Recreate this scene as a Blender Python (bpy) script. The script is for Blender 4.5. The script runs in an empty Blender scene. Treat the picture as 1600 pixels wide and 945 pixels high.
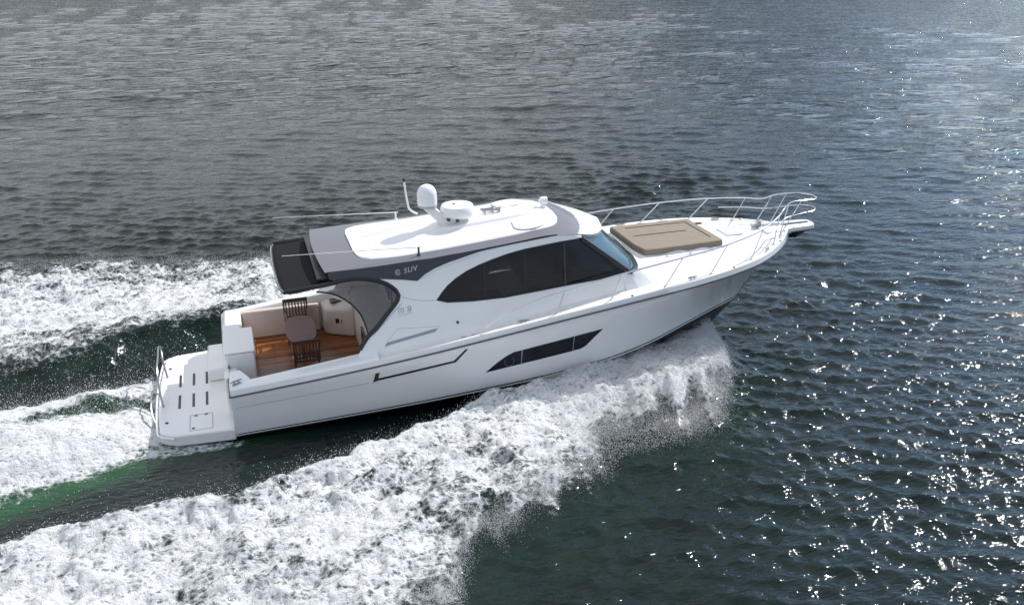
import bpy, bmesh, math, random
import numpy as np
from mathutils import Vector, Matrix, Euler

R = math.radians
rng = np.random.default_rng(7)
random.seed(7)
SC = bpy.context.scene
COL = SC.collection

# ------------------------------------------------------------------ camera
cam_d = bpy.data.cameras.new('camera')
cam = bpy.data.objects.new('camera', cam_d)
COL.objects.link(cam)
cam.location = (0.447, -19.087, 9.536)
cam.rotation_euler = (R(90 - 22.3), 0, R(72.847 - 90))
cam_d.sensor_width = 36.0
cam_d.lens = 32.79
cam_d.clip_start = 0.1
cam_d.clip_end = 8000
SC.camera = cam

# ------------------------------------------------------------------ sky, sun, exposure
SUN_AZ, SUN_EL = 25.0, 43.0            # azimuth from +x towards +y
world = bpy.data.worlds.new('World')
SC.world = world
world.cycles.sampling_method = 'MANUAL'
world.cycles.sample_map_resolution = 512
world.use_nodes = True
wn, wl = world.node_tree.nodes, world.node_tree.links
wn.clear()
w_out = wn.new('ShaderNodeOutputWorld')
w_bg = wn.new('ShaderNodeBackground')
w_bg.inputs['Strength'].default_value = 0.15
sky = wn.new('ShaderNodeTexSky')
sky.sky_type = 'NISHITA'
sky.sun_disc = False
sky.sun_elevation = R(SUN_EL)
sky.sun_rotation = R(90 - SUN_AZ)
sky.air_density = 1.0
sky.dust_density = 0.4
sky.ozone_density = 2.0
# broken cloud, thick to the left of the view (+y, -x), open blue sky to the right
w_tc = wn.new('ShaderNodeTexCoord')
w_map = wn.new('ShaderNodeMapping')
w_map.inputs['Scale'].default_value = (1.0, 1.0, 2.6)
w_no = wn.new('ShaderNodeTexNoise')
w_no.inputs['Scale'].default_value = 2.2
w_no.inputs['Detail'].default_value = 6
w_no.inputs['Roughness'].default_value = 0.55
w_dot = wn.new('ShaderNodeVectorMath'); w_dot.operation = 'DOT_PRODUCT'
w_dot.inputs[1].default_value = (-0.94, 0.22, -0.10)
w_ma = wn.new('ShaderNodeMath'); w_ma.operation = 'MULTIPLY_ADD'
w_ma.inputs[1].default_value = 0.34
w_ra = wn.new('ShaderNodeValToRGB')
w_ra.color_ramp.elements[0].position = 0.19
w_ra.color_ramp.elements[1].position = 0.47
w_cl = wn.new('ShaderNodeRGB'); w_cl.outputs[0].default_value = (4.9, 5.2, 5.65, 1)
w_mix = wn.new('ShaderNodeMixRGB')
wl.new(w_tc.outputs['Generated'], w_map.inputs['Vector'])
wl.new(w_map.outputs['Vector'], w_no.inputs['Vector'])
wl.new(w_tc.outputs['Generated'], w_dot.inputs[0])
wl.new(w_dot.outputs['Value'], w_ma.inputs[0])
wl.new(w_no.outputs['Fac'], w_ma.inputs[2])
wl.new(w_ma.outputs[0], w_ra.inputs['Fac'])
wl.new(w_ra.outputs['Color'], w_mix.inputs['Fac'])
w_tint = wn.new('ShaderNodeMixRGB'); w_tint.blend_type = 'MULTIPLY'; w_tint.inputs['Fac'].default_value = 1
w_tint.inputs['Color2'].default_value = (.92, .985, 1.06, 1)
wl.new(sky.outputs['Color'], w_tint.inputs['Color1'])
wl.new(w_tint.outputs['Color'], w_mix.inputs['Color1'])
wl.new(w_cl.outputs[0], w_mix.inputs['Color2'])
wl.new(w_mix.outputs['Color'], w_bg.inputs['Color'])
wl.new(w_bg.outputs[0], w_out.inputs['Surface'])

sun_d = bpy.data.lights.new('sun', 'SUN')
sun_d.energy = 4.0
sun_d.angle = R(0.53)
sun_d.color = (1.0, 0.965, 0.92)
sun = bpy.data.objects.new('sun', sun_d)
COL.objects.link(sun)
sdir = Vector((math.cos(R(SUN_AZ)) * math.cos(R(SUN_EL)), math.sin(R(SUN_AZ)) * math.cos(R(SUN_EL)), math.sin(R(SUN_EL))))
sun.rotation_euler = sdir.to_track_quat('Z', 'Y').to_euler()
sun.location = sdir * 60

SC.render.engine = 'CYCLES'
SC.cycles.use_denoising = True
SC.cycles.denoiser = 'OPENIMAGEDENOISE'
SC.cycles.denoising_input_passes = 'RGB_ALBEDO_NORMAL'
SC.cycles.denoising_prefilter = 'NONE'
SC.cycles.denoising_quality = 'HIGH'
SC.cycles.use_adaptive_sampling = False
SC.cycles.caustics_reflective = False
SC.cycles.caustics_refractive = False
SC.cycles.sample_clamp_indirect = 2.5
SC.cycles.max_bounces = 8
SC.view_settings.view_transform = 'Standard'
SC.view_settings.look = 'None'
SC.view_settings.exposure = 0.14
SC.view_settings.gamma = 1.0
SC.view_settings.use_curve_mapping = False

# ------------------------------------------------------------------ node helpers
def new_mat(name):
    m = bpy.data.materials.new(name)
    m.use_nodes = True
    nt = m.node_tree
    return m, nt, nt.nodes['Principled BSDF']

def mat(name, col, rough=0.4, metal=0.0, spec=0.5, var=0.0, vscale=3.0, bump=0.0, bscale=60.0, coat=0.0, stretch=(1, 1, 1)):
    m, nt, p = new_mat(name)
    p.inputs['Base Color'].default_value = (*col, 1)
    p.inputs['Roughness'].default_value = rough
    p.inputs['Metallic'].default_value = metal
    p.inputs['Specular IOR Level'].default_value = spec
    p.inputs['Coat Weight'].default_value = coat
    p.inputs['Coat Roughness'].default_value = 0.05
    tc = nt.nodes.new('ShaderNodeTexCoord')
    mp = nt.nodes.new('ShaderNodeMapping'); mp.inputs['Scale'].default_value = stretch
    nt.links.new(tc.outputs['Object'], mp.inputs['Vector'])
    if var > 0:
        n = nt.nodes.new('ShaderNodeTexNoise'); n.inputs['Scale'].default_value = vscale; n.inputs['Detail'].default_value = 6
        nt.links.new(mp.outputs['Vector'], n.inputs['Vector'])
        r = nt.nodes.new('ShaderNodeValToRGB')
        a, b = 1 - var, 1 + var
        r.color_ramp.elements[0].position = 0.3; r.color_ramp.elements[1].position = 0.7
        r.color_ramp.elements[0].color = (col[0] * a, col[1] * a, col[2] * a, 1)
        r.color_ramp.elements[1].color = (min(1, col[0] * b), min(1, col[1] * b), min(1, col[2] * b), 1)
        nt.links.new(n.outputs['Fac'], r.inputs['Fac'])
        nt.links.new(r.outputs['Color'], p.inputs['Base Color'])
        q = nt.nodes.new('ShaderNodeMath'); q.operation = 'MULTIPLY_ADD'
        q.inputs[1].default_value = 0.25 * rough; q.inputs[2].default_value = rough * 0.88
        nt.links.new(n.outputs['Fac'], q.inputs[0]); nt.links.new(q.outputs[0], p.inputs['Roughness'])
    if bump > 0:
        n2 = nt.nodes.new('ShaderNodeTexNoise'); n2.inputs['Scale'].default_value = bscale; n2.inputs['Detail'].default_value = 3
        nt.links.new(mp.outputs['Vector'], n2.inputs['Vector'])
        b = nt.nodes.new('ShaderNodeBump'); b.inputs['Strength'].default_value = bump; b.inputs['Distance'].default_value = 0.01
        nt.links.new(n2.outputs['Fac'], b.inputs['Height'])
        nt.links.new(b.outputs['Normal'], p.inputs['Normal'])
    return m

M = {}
M['gel'] = mat('white gelcoat', (0.80, 0.80, 0.79), 0.22, var=0.025, vscale=1.3, coat=0.25)
M['hullgel'] = mat('hull gelcoat', (0.81, 0.81, 0.805), 0.12, var=0.03, vscale=0.9, coat=0.5)
M['deck'] = mat('nonskid deck', (0.78, 0.77, 0.74), 0.5, var=0.04, vscale=5, bump=0.35, bscale=220)
M['liner'] = mat('cockpit liner', (0.66, 0.57, 0.51), 0.35, var=0.03, vscale=2)  # pale gelcoat with warm bounce off the teak put into its colour
M['anti'] = mat('antifouling', (0.012, 0.012, 0.014), 0.35, var=0.15, vscale=2)
M['stripe'] = mat('black boot stripe', (0.015, 0.015, 0.018), 0.2)
M['grey'] = mat('grey roof paint', (0.140, 0.142, 0.163), 0.45, var=0.04, vscale=2, coat=0.2)
M['navy'] = mat('dark blue grey paint', (0.020, 0.025, 0.038), 0.3, var=0.06, vscale=2, coat=0.1)
M['black'] = mat('black trim', (0.010, 0.010, 0.012), 0.3, var=0.1)
M['mesh'] = mat('black awning cloth', (0.010, 0.011, 0.0135), 0.85, spec=0.15, var=0.2, vscale=7, bump=0.4, bscale=140)
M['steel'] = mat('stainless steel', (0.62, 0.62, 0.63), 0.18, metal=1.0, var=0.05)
M['dsteel'] = mat('darker steel', (0.40, 0.40, 0.41), 0.28, metal=1.0, var=0.05)  # darker and rougher than the stainless steel
M['rub'] = mat('rub rail strip', (0.10, 0.105, 0.115), 0.3, metal=0.6, var=0.1)
M['plastic'] = mat('white plastic', (0.80, 0.80, 0.80), 0.35, var=0.02)
M['pad'] = mat('tan sun pad cloth', (0.235, 0.190, 0.142), 0.75, var=0.09, vscale=6, bump=0.8, bscale=9)
M['padline'] = mat('brown piping', (0.09, 0.062, 0.045), 0.7)
M['wood'] = mat('dark chair wood', (0.070, 0.030, 0.022), 0.45, var=0.25, vscale=14)
M['tablew'] = mat('table wood', (0.17, 0.088, 0.080), 0.5, spec=0.3, var=0.18, vscale=9, stretch=(1, 8, 1))
M['line'] = mat('dark groove', (0.06, 0.06, 0.065), 0.6)
M['fline'] = mat('faint groove', (0.38, 0.39, 0.41), 0.5)
M['bronze'] = mat('bronze trim', (0.085, 0.075, 0.05), 0.3, metal=0.5, var=0.1)
M['seat'] = mat('grey leather', (0.42, 0.40, 0.38), 0.5, var=0.08)
M['inner'] = mat('saloon lining', (0.16, 0.14, 0.12), 0.6, var=0.1)
M['dash'] = mat('dashboard', (0.34, 0.31, 0.28), 0.55, var=0.15)
M['letter'] = mat('silver lettering', (0.42, 0.43, 0.46), 0.3)
M['emblem'] = mat('grey emblem', (0.30, 0.31, 0.33), 0.4)
M['bulk'] = mat('grey bulkhead', (0.50, 0.49, 0.49), 0.5, var=0.06)

def teak():
    m, nt, p = new_mat('teak planks')
    tc = nt.nodes.new('ShaderNodeTexCoord')
    sep = nt.nodes.new('ShaderNodeSeparateXYZ')
    nt.links.new(tc.outputs['Object'], sep.inputs[0])
    mu = nt.nodes.new('ShaderNodeMath'); mu.operation = 'MULTIPLY'; mu.inputs[1].default_value = 9.0
    nt.links.new(sep.outputs['Y'], mu.inputs[0])
    fr = nt.nodes.new('ShaderNodeMath'); fr.operation = 'FRACT'; nt.links.new(mu.outputs[0], fr.inputs[0])
    fl = nt.nodes.new('ShaderNodeMath'); fl.operation = 'FLOOR'; nt.links.new(mu.outputs[0], fl.inputs[0])
    wn_ = nt.nodes.new('ShaderNodeTexWhiteNoise'); wn_.noise_dimensions = '1D'; nt.links.new(fl.outputs[0], wn_.inputs['W'])
    mp = nt.nodes.new('ShaderNodeMapping'); mp.inputs['Scale'].default_value = (1.5, 26, 1)
    nt.links.new(tc.outputs['Object'], mp.inputs['Vector'])
    no = nt.nodes.new('ShaderNodeTexNoise'); no.inputs['Scale'].default_value = 3; no.inputs['Detail'].default_value = 6
    nt.links.new(mp.outputs['Vector'], no.inputs['Vector'])
    ad = nt.nodes.new('ShaderNodeMath'); ad.operation = 'MULTIPLY_ADD'; ad.inputs[1].default_value = 0.55
    nt.links.new(wn_.outputs['Value'], ad.inputs[0]); nt.links.new(no.outputs['Fac'], ad.inputs[2])
    ra = nt.nodes.new('ShaderNodeValToRGB')
    ra.color_ramp.elements[0].position = 0.35; ra.color_ramp.elements[0].color = (0.055, 0.014, 0.005, 1)
    ra.color_ramp.elements[1].position = 1.0; ra.color_ramp.elements[1].color = (0.42, 0.135, 0.026, 1)
    nt.links.new(ad.outputs[0], ra.inputs['Fac'])
    gt = nt.nodes.new('ShaderNodeMath'); gt.operation = 'LESS_THAN'; gt.inputs[1].default_value = 0.16
    nt.links.new(fr.outputs[0], gt.inputs[0])
    mx = nt.nodes.new('ShaderNodeMixRGB'); mx.inputs['Color2'].default_value = (0.02, 0.015, 0.012, 1)
    nt.links.new(gt.outputs[0], mx.inputs['Fac']); nt.links.new(ra.outputs['Color'], mx.inputs['Color1'])
    nt.links.new(mx.outputs['Color'], p.inputs['Base Color'])
    p.inputs['Roughness'].default_value = 0.28
    return m
M['teak'] = teak()

def glass(name, tint, refl=1.0, rough=0.02):
    m = bpy.data.materials.new(name); m.use_nodes = True
    nt = m.node_tree; nt.nodes.clear()
    o = nt.nodes.new('ShaderNodeOutputMaterial'); t = nt.nodes.new('ShaderNodeBsdfTransparent'); t.inputs['Color'].default_value = (*tint, 1)
    g = nt.nodes.new('ShaderNodeBsdfGlossy'); g.inputs['Roughness'].default_value = rough; g.inputs['Color'].default_value = (refl, refl, refl, 1)
    f = nt.nodes.new('ShaderNodeFresnel'); f.inputs['IOR'].default_value = 1.5
    x = nt.nodes.new('ShaderNodeMixShader')
    nt.links.new(f.outputs[0], x.inputs['Fac']); nt.links.new(t.outputs[0], x.inputs[1]); nt.links.new(g.outputs[0], x.inputs[2])
    nt.links.new(x.outputs[0], o.inputs['Surface'])
    return m
M['glass'] = glass('tinted side glass', (0.50, 0.50, 0.52), .5)
M['wing'] = glass('tinted wing glass', (0.62, 0.61, 0.62))
M['hullglass'] = mat('dark hull glass', (0.007, 0.008, 0.014), 0.16, spec=0.4)
M['wind'] = mat('blue windscreen glass', (0.07, 0.21, 0.32), 0.06, spec=0.7)
def wind_glass():
    m, nt, p = new_mat('blue windscreen glass')
    p.inputs['Base Color'].default_value = (.10, .18, .23, 1); p.inputs['Roughness'].default_value = .05; p.inputs['Specular IOR Level'].default_value = .7
    t = nt.nodes.new('ShaderNodeBsdfTransparent'); t.inputs['Color'].default_value = (.45, .65, .78, 1)
    x = nt.nodes.new('ShaderNodeMixShader'); x.inputs['Fac'].default_value = .35
    nt.links.new(p.outputs[0], x.inputs[1]); nt.links.new(t.outputs[0], x.inputs[2]); nt.links.new(x.outputs[0], nt.nodes['Material Output'].inputs['Surface'])
    return m
M['wind'] = wind_glass()
M['hatchglass'] = mat('pale hatch glass', (0.62, 0.65, 0.67), 0.25)

# ------------------------------------------------------------------ mesh helpers
class MB:
    def __init__(self):
        self.v = []; self.f = []; self.mi = []
    def add(self, vs, fs, mi=0):
        o = len(self.v); self.v += [tuple(float(c) for c in p) for p in vs]
        for f in fs:
            self.f.append(tuple(i + o for i in f)); self.mi.append(mi)
    def box(self, x0, x1, y0, y1, z0, z1, mi=0):
        vs = [(x, y, z) for x in (x0, x1) for y in (y0, y1) for z in (z0, z1)]
        self.add(vs, [(0, 1, 3, 2), (4, 6, 7, 5), (0, 4, 5, 1), (2, 3, 7, 6), (0, 2, 6, 4), (1, 5, 7, 3)], mi)
    def grid(self, rows, mi=0, mif=None, closed=False):
        n = len(rows[0]); o = len(self.v)
        for r_ in rows: self.v += [tuple(float(c) for c in p) for p in r_]
        for i in range(len(rows) - 1):
            for j in range(n if closed else n - 1):
                k = (j + 1) % n
                self.f.append((o + i * n + j, o + i * n + k, o + (i + 1) * n + k, o + (i + 1) * n + j))
                self.mi.append(mif(i, j) if mif else mi)
    def tube(self, pts, r, n=8, mi=0, cap=True):
        P = [Vector(p) for p in pts]
        rows = []; up = None
        for i, p in enumerate(P):
            a = P[max(0, i - 1)]; b = P[min(len(P) - 1, i + 1)]
            t = (b - a).normalized()
            if up is None:
                up = Vector((0, 0, 1)) if abs(t.z) < 0.9 else Vector((1, 0, 0))
            s = t.cross(up)
            if s.length < 1e-5: s = t.cross(Vector((0, 1, 0.1)))
            s.normalize(); up = s.cross(t)
            rr = r[i] if isinstance(r, (list, tuple)) else r
            rows.append([p + (s * math.cos(2 * math.pi * k / n) + up * math.sin(2 * math.pi * k / n)) * rr for k in range(n)])
        o = len(self.v)
        self.grid(rows, mi, closed=True)
        if cap:
            self.f.append(tuple(o + k for k in range(n))); self.mi.append(mi)
            self.f.append(tuple(o + (len(rows) - 1) * n + k for k in reversed(range(n)))); self.mi.append(mi)
    def lathe(self, prof, c, n=28, mi=0, axis='Z'):
        rows = []
        for (r, h) in prof:
            row = []
            for k in range(n):
                a = 2 * math.pi * k / n
                p = (r * math.cos(a), r * math.sin(a), h)
                if axis == 'X': p = (h, p[0], p[1])
                if axis == 'Y': p = (p[0], h, p[1])
                row.append((p[0] + c[0], p[1] + c[1], p[2] + c[2]))
            rows.append(row)
        o = len(self.v)
        self.grid(rows, mi, closed=True)
        self.f.append(tuple(o + k for k in range(n))); self.mi.append(mi)
        self.f.append(tuple(o + (len(rows) - 1) * n + k for k in reversed(range(n)))); self.mi.append(mi)
    def poly(self, top, bot, mi=0):
        """closed outline (3d) with matching outline behind it -> a solid plate"""
        n = len(top)
        self.add(list(top) + list(bot), [tuple(range(n)), tuple(range(2 * n - 1, n - 1, -1))] +
                 [(i, i + n, (i + 1) % n + n, (i + 1) % n) for i in range(n)], mi)

def finish(name, mb, mats, parent=None, smooth=35, bevel=0.0, seg=2):
    me = bpy.data.meshes.new(name)
    me.from_pydata(mb.v, [], mb.f)
    bm = bmesh.new(); bm.from_mesh(me)
    for f, i in zip(bm.faces, mb.mi): f.material_index = i
    bmesh.ops.remove_doubles(bm, verts=bm.verts, dist=1e-5)
    bmesh.ops.recalc_face_normals(bm, faces=bm.faces)
    big = [f for f in bm.faces if len(f.verts) > 4]
    if big: bmesh.ops.triangulate(bm, faces=big)
    bm.to_mesh(me); bm.free()
    if not isinstance(mats, (list, tuple)): mats = [mats]
    for m in mats: me.materials.append(m)
    if smooth:
        me.shade_smooth(); me.set_sharp_from_angle(angle=R(smooth))
    o = bpy.data.objects.new(name, me); COL.objects.link(o)
    if parent is not None: o.parent = parent
    if bevel > 0:
        b = o.modifiers.new('bevel', 'BEVEL'); b.width = bevel; b.segments = seg; b.limit_method = 'ANGLE'; b.angle_limit = R(40)
    return o

def box_part(name, b, m, parent, bevel=0.02):
    mb = MB(); mb.box(*b); return finish(name, mb, m, parent, bevel=bevel)

def empty(name, label=None, cat=None, group=None, loc=(0, 0, 0), rot=(0, 0, 0)):
    o = bpy.data.objects.new(name, None); COL.objects.link(o)
    o.location = loc; o.rotation_euler = rot; o.empty_display_size = 0.3
    if label: o['label'] = label
    if cat: o['category'] = cat
    if group: o['group'] = group
    return o

def spl(X, Y):
    X = np.array(X, float); Y = np.array(Y, float); m = np.gradient(Y, X)
    def f(x):
        x = np.clip(x, X[0], X[-1]); i = np.clip(np.searchsorted(X, x) - 1, 0, len(X) - 2)
        h = X[i + 1] - X[i]; t = (x - X[i]) / h
        return (2*t**3 - 3*t*t + 1) * Y[i] + (t**3 - 2*t*t + t) * h * m[i] + (-2*t**3 + 3*t*t) * Y[i+1] + (t**3 - t*t) * h * m[i+1]
    return f

def smooth_path(pts, n=6):
    P = np.array(pts, float); d = np.r_[0, np.cumsum(np.linalg.norm(np.diff(P, axis=0), axis=1))]
    f = [spl(d, P[:, k]) for k in range(3)]
    t = np.linspace(0, d[-1], (len(P) - 1) * n + 1)
    return [tuple(float(g(a)) for g in f) for a in t]

# ================================================================== THE YACHT (boat frame: x forward, y port, z up)
TRIM, ZB = 0.9, -0.25
root = empty('motor_yacht', 'white hardtop motor yacht with grey roof edging speeding across the dark water, bow lifted', 'motor yacht',
             loc=(0, 0, ZB), rot=(0, -R(TRIM), 0))
BM = Matrix.Translation((0, 0, ZB)) @ Euler((0, -R(TRIM), 0)).to_matrix().to_4x4()

sy = spl([-.02, 1, 2, 3.7, 5.4, 7, 8.5, 10, 11, 12, 12.8, 13.25, 13.4], [2.10, 2.17, 2.23, 2.29, 2.31, 2.31, 2.26, 2.15, 1.95, 1.55, .95, .45, .22])
sz = spl([-.02, 1, 2, 3.7, 5.4, 7, 8.5, 10, 11, 12, 12.8, 13.25, 13.4], [1.19, 1.29, 1.39, 1.57, 1.77, 1.96, 2.11, 2.24, 2.31, 2.37, 2.43, 2.46, 2.47])
CXs = [-.02, 2, 4.4, 7.25, 8.2, 9.0, 10, 11, 11.6, 12, 12.4, 12.8, 13.2, 13.4]
cy = spl(CXs, [2.0, 2.03, 2.05, 1.98, 1.9, 1.72, 1.35, .88, .55, .30, .08, .05, .04, .03])
cz = spl(CXs, [.24, .29, .37, .53, .63, .73, .86, .93, .93, .92, 1.18, 1.68, 2.2, 2.46])
kz = spl([-.02, 6, 8, 9.5, 10.6, 11.3, 11.57, 11.9, 12.23, 12.66, 13.2, 13.4], [-.62, -.62, -.58, -.42, -.15, .12, .25, .57, .98, 1.5, 2.2, 2.44])
def hy(x, z):
    t = np.clip((z - cz(x)) / max(1e-3, (sz(x) - cz(x))), 0, 1)
    return cy(x) + (sy(x) - cy(x)) * t ** np.interp(x, [6, 11], [1.0, 1.45])

# ---- hull
xs = np.r_[np.linspace(-.02, 9, 40), np.linspace(9.2, 13.4, 40)]
TT = [0, .035, .06, .085, .12, .3, .5, .7, .85, 1.0]
rows = []
for x in xs:
    half = [(x, 0, kz(x)), (x, cy(x) * .5, (kz(x) + cz(x)) / 2 - .04 * min(1, cy(x)))]
    for t in TT:
        z = cz(x) + (sz(x) - cz(x)) * t
        half.append((x, hy(x, z), z))
    half.append((x, max(.01, sy(x) - .03), sz(x) + .125))
    rows.append([(p[0], -p[1], p[2]) for p in reversed(half)] + half[1:])
nh = len(half)
def hull_mi(i, j):
    k = j - (nh - 1) if j >= nh - 1 else (nh - 2 - j)   # 0 = keel strip
    if k <= 1: return 1
    if k == 2: return 2
    if k == 4: return 2
    return 0
mb = MB(); mb.grid(rows, mif=hull_mi)
o = len(mb.v); mb.add(rows[0], [tuple(range(len(rows[0])))], 0)
hull = finish('hull', mb, [M['hullgel'], M['anti'], M['stripe']], root, smooth=40)
# rub rail
for s in (-1, 1):
    mb = MB()
    mb.tube([(x, s * (sy(x) + .004), sz(x)) for x in np.r_[np.linspace(-.02, 12, 50), np.linspace(12.1, 13.38, 14)]], .018, 6)
    finish('rub_rail', mb, M['rub'], hull)
mb = MB(); mb.tube([(-.03, y, 1.19) for y in np.linspace(-2.1, 2.1, 8)], .022, 6); finish('rub_rail', mb, M['rub'], hull)

def hull_plate(name, poly, m, parent, s, off=.008, th=.03):
    # denser outline so the plate follows the flare
    P = []
    for a, b in zip(poly, poly[1:] + poly[:1]):
        for k in range(8): P.append((a[0] + (b[0] - a[0]) * k / 8, a[1] + (b[1] - a[1]) * k / 8))
    me = bmesh.new()
    vs = [me.verts.new((x, 0, z)) for x, z in P]
    me.faces.new(vs)
    x0, x1 = min(p[0] for p in P), max(p[0] for p in P); z0, z1 = min(p[1] for p in P), max(p[1] for p in P)
    for k in range(1, 14):
        bmesh.ops.bisect_plane(me, geom=me.verts[:] + me.edges[:] + me.faces[:], plane_co=(x0 + (x1 - x0) * k / 14, 0, 0), plane_no=(1, 0, 0))
    for k in range(1, 4):
        bmesh.ops.bisect_plane(me, geom=me.verts[:] + me.edges[:] + me.faces[:], plane_co=(0, 0, z0 + (z1 - z0) * k / 4), plane_no=(0, 0, 1))
    bmesh.ops.triangulate(me, faces=[f for f in me.faces if len(f.verts) > 4])
    r_ = bmesh.ops.extrude_face_region(me, geom=me.faces[:])
    ex = {v for v in r_['geom'] if isinstance(v, bmesh.types.BMVert)}
    for v in me.verts:
        d = off if v in ex else off - th
        v.co.y = s * (float(hy(v.co.x, v.co.z)) + d)
    bmesh.ops.recalc_face_normals(me, faces=me.faces)
    d = bpy.data.meshes.new(name); me.to_mesh(d); me.free(); d.materials.append(m)
    d.shade_smooth(); d.set_sharp_from_angle(angle=R(40))
    ob = bpy.data.objects.new(name, d); COL.objects.link(ob); ob.parent = parent
    return ob
HW = [(5.11, .92), (5.35, 1.12), (5.55, 1.255), (5.72, 1.33), (6.97, 1.47), (7.74, 1.545), (7.55, 1.36), (7.38, 1.18), (7.26, 1.12), (5.9, 1.0)]
for s in (-1, 1):
    hw = hull_plate('hull_window', HW, M['hullglass'], root, s)
    for xa, za, zb in ((5.895, 1.0, 1.35), (7.07, 1.105, 1.48)):
        hull_plate('window_divider', [(xa - .012, za), (xa - .012, zb), (xa + .012, zb), (xa + .012, za)], M['dsteel'], hw, s, off=.013)
    # round opening port inside the dark window
    mb = MB(); c = (5.62, 1.12)
    mb.tube([(c[0] + .10 * math.cos(a), s * (float(hy(c[0], c[1])) + .012), c[1] + .10 * math.sin(a)) for a in np.linspace(0, 2 * math.pi, 25)], .011, 6)
    finish('porthole_rim', mb, M['line'], hw)
    st = hull_plate('styling_strip', [(2.83, 1.135), (2.86, 1.185), (4.42, 1.345), (4.66, 1.585), (4.715, 1.585), (4.46, 1.305)], M['black'], root, s, off=.01)
    hull_plate('strip_end', [(2.745, 1.105), (2.80, 1.315), (2.88, 1.325), (2.85, 1.19), (2.89, 1.15)], M['bronze'], st, s, off=.012)
    mb = MB(); mb.tube([(x, s * (float(hy(x, .93 + .068 * x)) + .001), .93 + .068 * x) for x in np.linspace(.04, 2.66, 14)], .007, 5)
    finish('hull_crease', mb, M['fline'], hull)

# ---- decks
def deck_z(x): return sz(x) + .10
deck = None
mb = MB()
rows = []
for x in np.r_[np.linspace(2.86, 12, 40), np.linspace(12.1, 13.39, 14)]:
    w = max(.012, sy(x) - .03); c = deck_z(x) + .05
    half = [(x, 0, c), (x, w * .5, c - .01), (x, max(.006, w - .22), deck_z(x) + .005), (x, max(.004, w - .13), deck_z(x)), (x, max(.003, w - .09), sz(x) + .13), (x, w, sz(x) + .125)]
    rows.append([(p[0], -p[1], p[2]) for p in reversed(half)] + half[1:])
mb.grid(rows)
mb.add(rows[0] + [(rows[0][0][0], 1.8, 1.2), (rows[0][0][0], -1.8, 1.2)], [tuple(range(len(rows[0]) + 2))])
deck = finish('deck', mb, M['deck'], root, smooth=50)
# coamings round the cockpit
for s in (-1, 1):
    mb = MB(); rows = []
    for x in np.linspace(-.02, 2.9, 26):
        w = sy(x) - .03; zt = sz(x) + .15
        rows.append([(x, s * w, sz(x) + .123), (x, s * (w - .03), zt - .004), (x, s * (w - .07), zt + .015), (x, s * 1.86, zt + .025), (x, s * 1.82, zt + .01), (x, s * 1.80, zt - .03), (x, s * 1.80, .60)])
    mb.grid(rows)
    coaming = finish('cockpit_coaming', mb, M['gel'], root, smooth=50)
    mb = MB(); x = .9
    mb.box(1.05, 1.75, s * 1.7995 - .004, s * 1.7995 + .004, .80, .808); mb.box(1.05, 1.75, s * 1.7995 - .004, s * 1.7995 + .004, 1.28, 1.288)
    mb.box(1.05, 1.058, s * 1.7995 - .004, s * 1.7995 + .004, .808, 1.28); mb.box(1.742, 1.75, s * 1.7995 - .004, s * 1.7995 + .004, .808, 1.28)
    lk = finish('locker_door', mb, M['fline'], coaming, smooth=0)
    mb = MB(); mb.lathe([(.03, -.01), (.035, 0), (.03, .01)], (1.22, s * 1.795, 1.20), 12, axis='Y'); finish('latch', mb, M['line'], coaming)
# cockpit sole
mb = MB(); mb.box(.30, 2.90, -1.81, 1.81, .66, .72); sole = finish('teak_cockpit_floor', mb, M['teak'], root, smooth=0)
mb = MB(); mb.box(.95, .958, -1.2, 1.2, .7205, .724); mb.box(2.0, 2.008, -1.2, 1.2, .7205, .724); finish('floor_hatch_line', mb, M['black'], sole, smooth=0)
# port locker along the cockpit side
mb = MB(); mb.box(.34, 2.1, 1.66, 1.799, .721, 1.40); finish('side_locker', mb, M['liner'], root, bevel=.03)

# ---- transom and stern mouldings
transom = box_part('transom', (-.12, .05, -.80, 2.02, .35, 1.32), M['gel'], root, .05)
box_part('quarter_moulding', (-.06, .33, .44, 1.82, .722, 1.47), M['gel'], root, .06)
lock = box_part('transom_locker', (-.07, .53, -.80, .44, .722, 1.50), M['gel'], root, .05)
box_part('locker_lid', (-.085, .545, -.815, .455, 1.508, 1.55), M['gel'], lock, .02)
box_part('transom_gate', (-.12, .16, -1.27, -.815, .30, 1.22), M['gel'], root, .04)
mb = MB(); mb.poly([(-.02, -1.28, 1.38), (-.02, -2.04, 1.36), (.42, -1.86, 1.40), (.36, -1.62, 1.38), (.22, -1.28, 1.38)], [(-.02, -1.28, .3), (-.02, -2.04, .3), (.42, -1.86, .3), (.36, -1.62, .3), (.22, -1.28, .3)])
finish('quarter_moulding', mb, M['gel'], root, bevel=.04)
mb = MB(); mb.box(.05, .60, -1.8, 1.81, .60, .66); finish('step_tread', mb, M['teak'], root, smooth=0)
mb = MB(); mb.tube(smooth_path([(.56, .50, .74), (.57, .50, 1.05), (.575, .48, 1.2)]), .014, 6); finish('handrail', mb, M['steel'], root)

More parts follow.
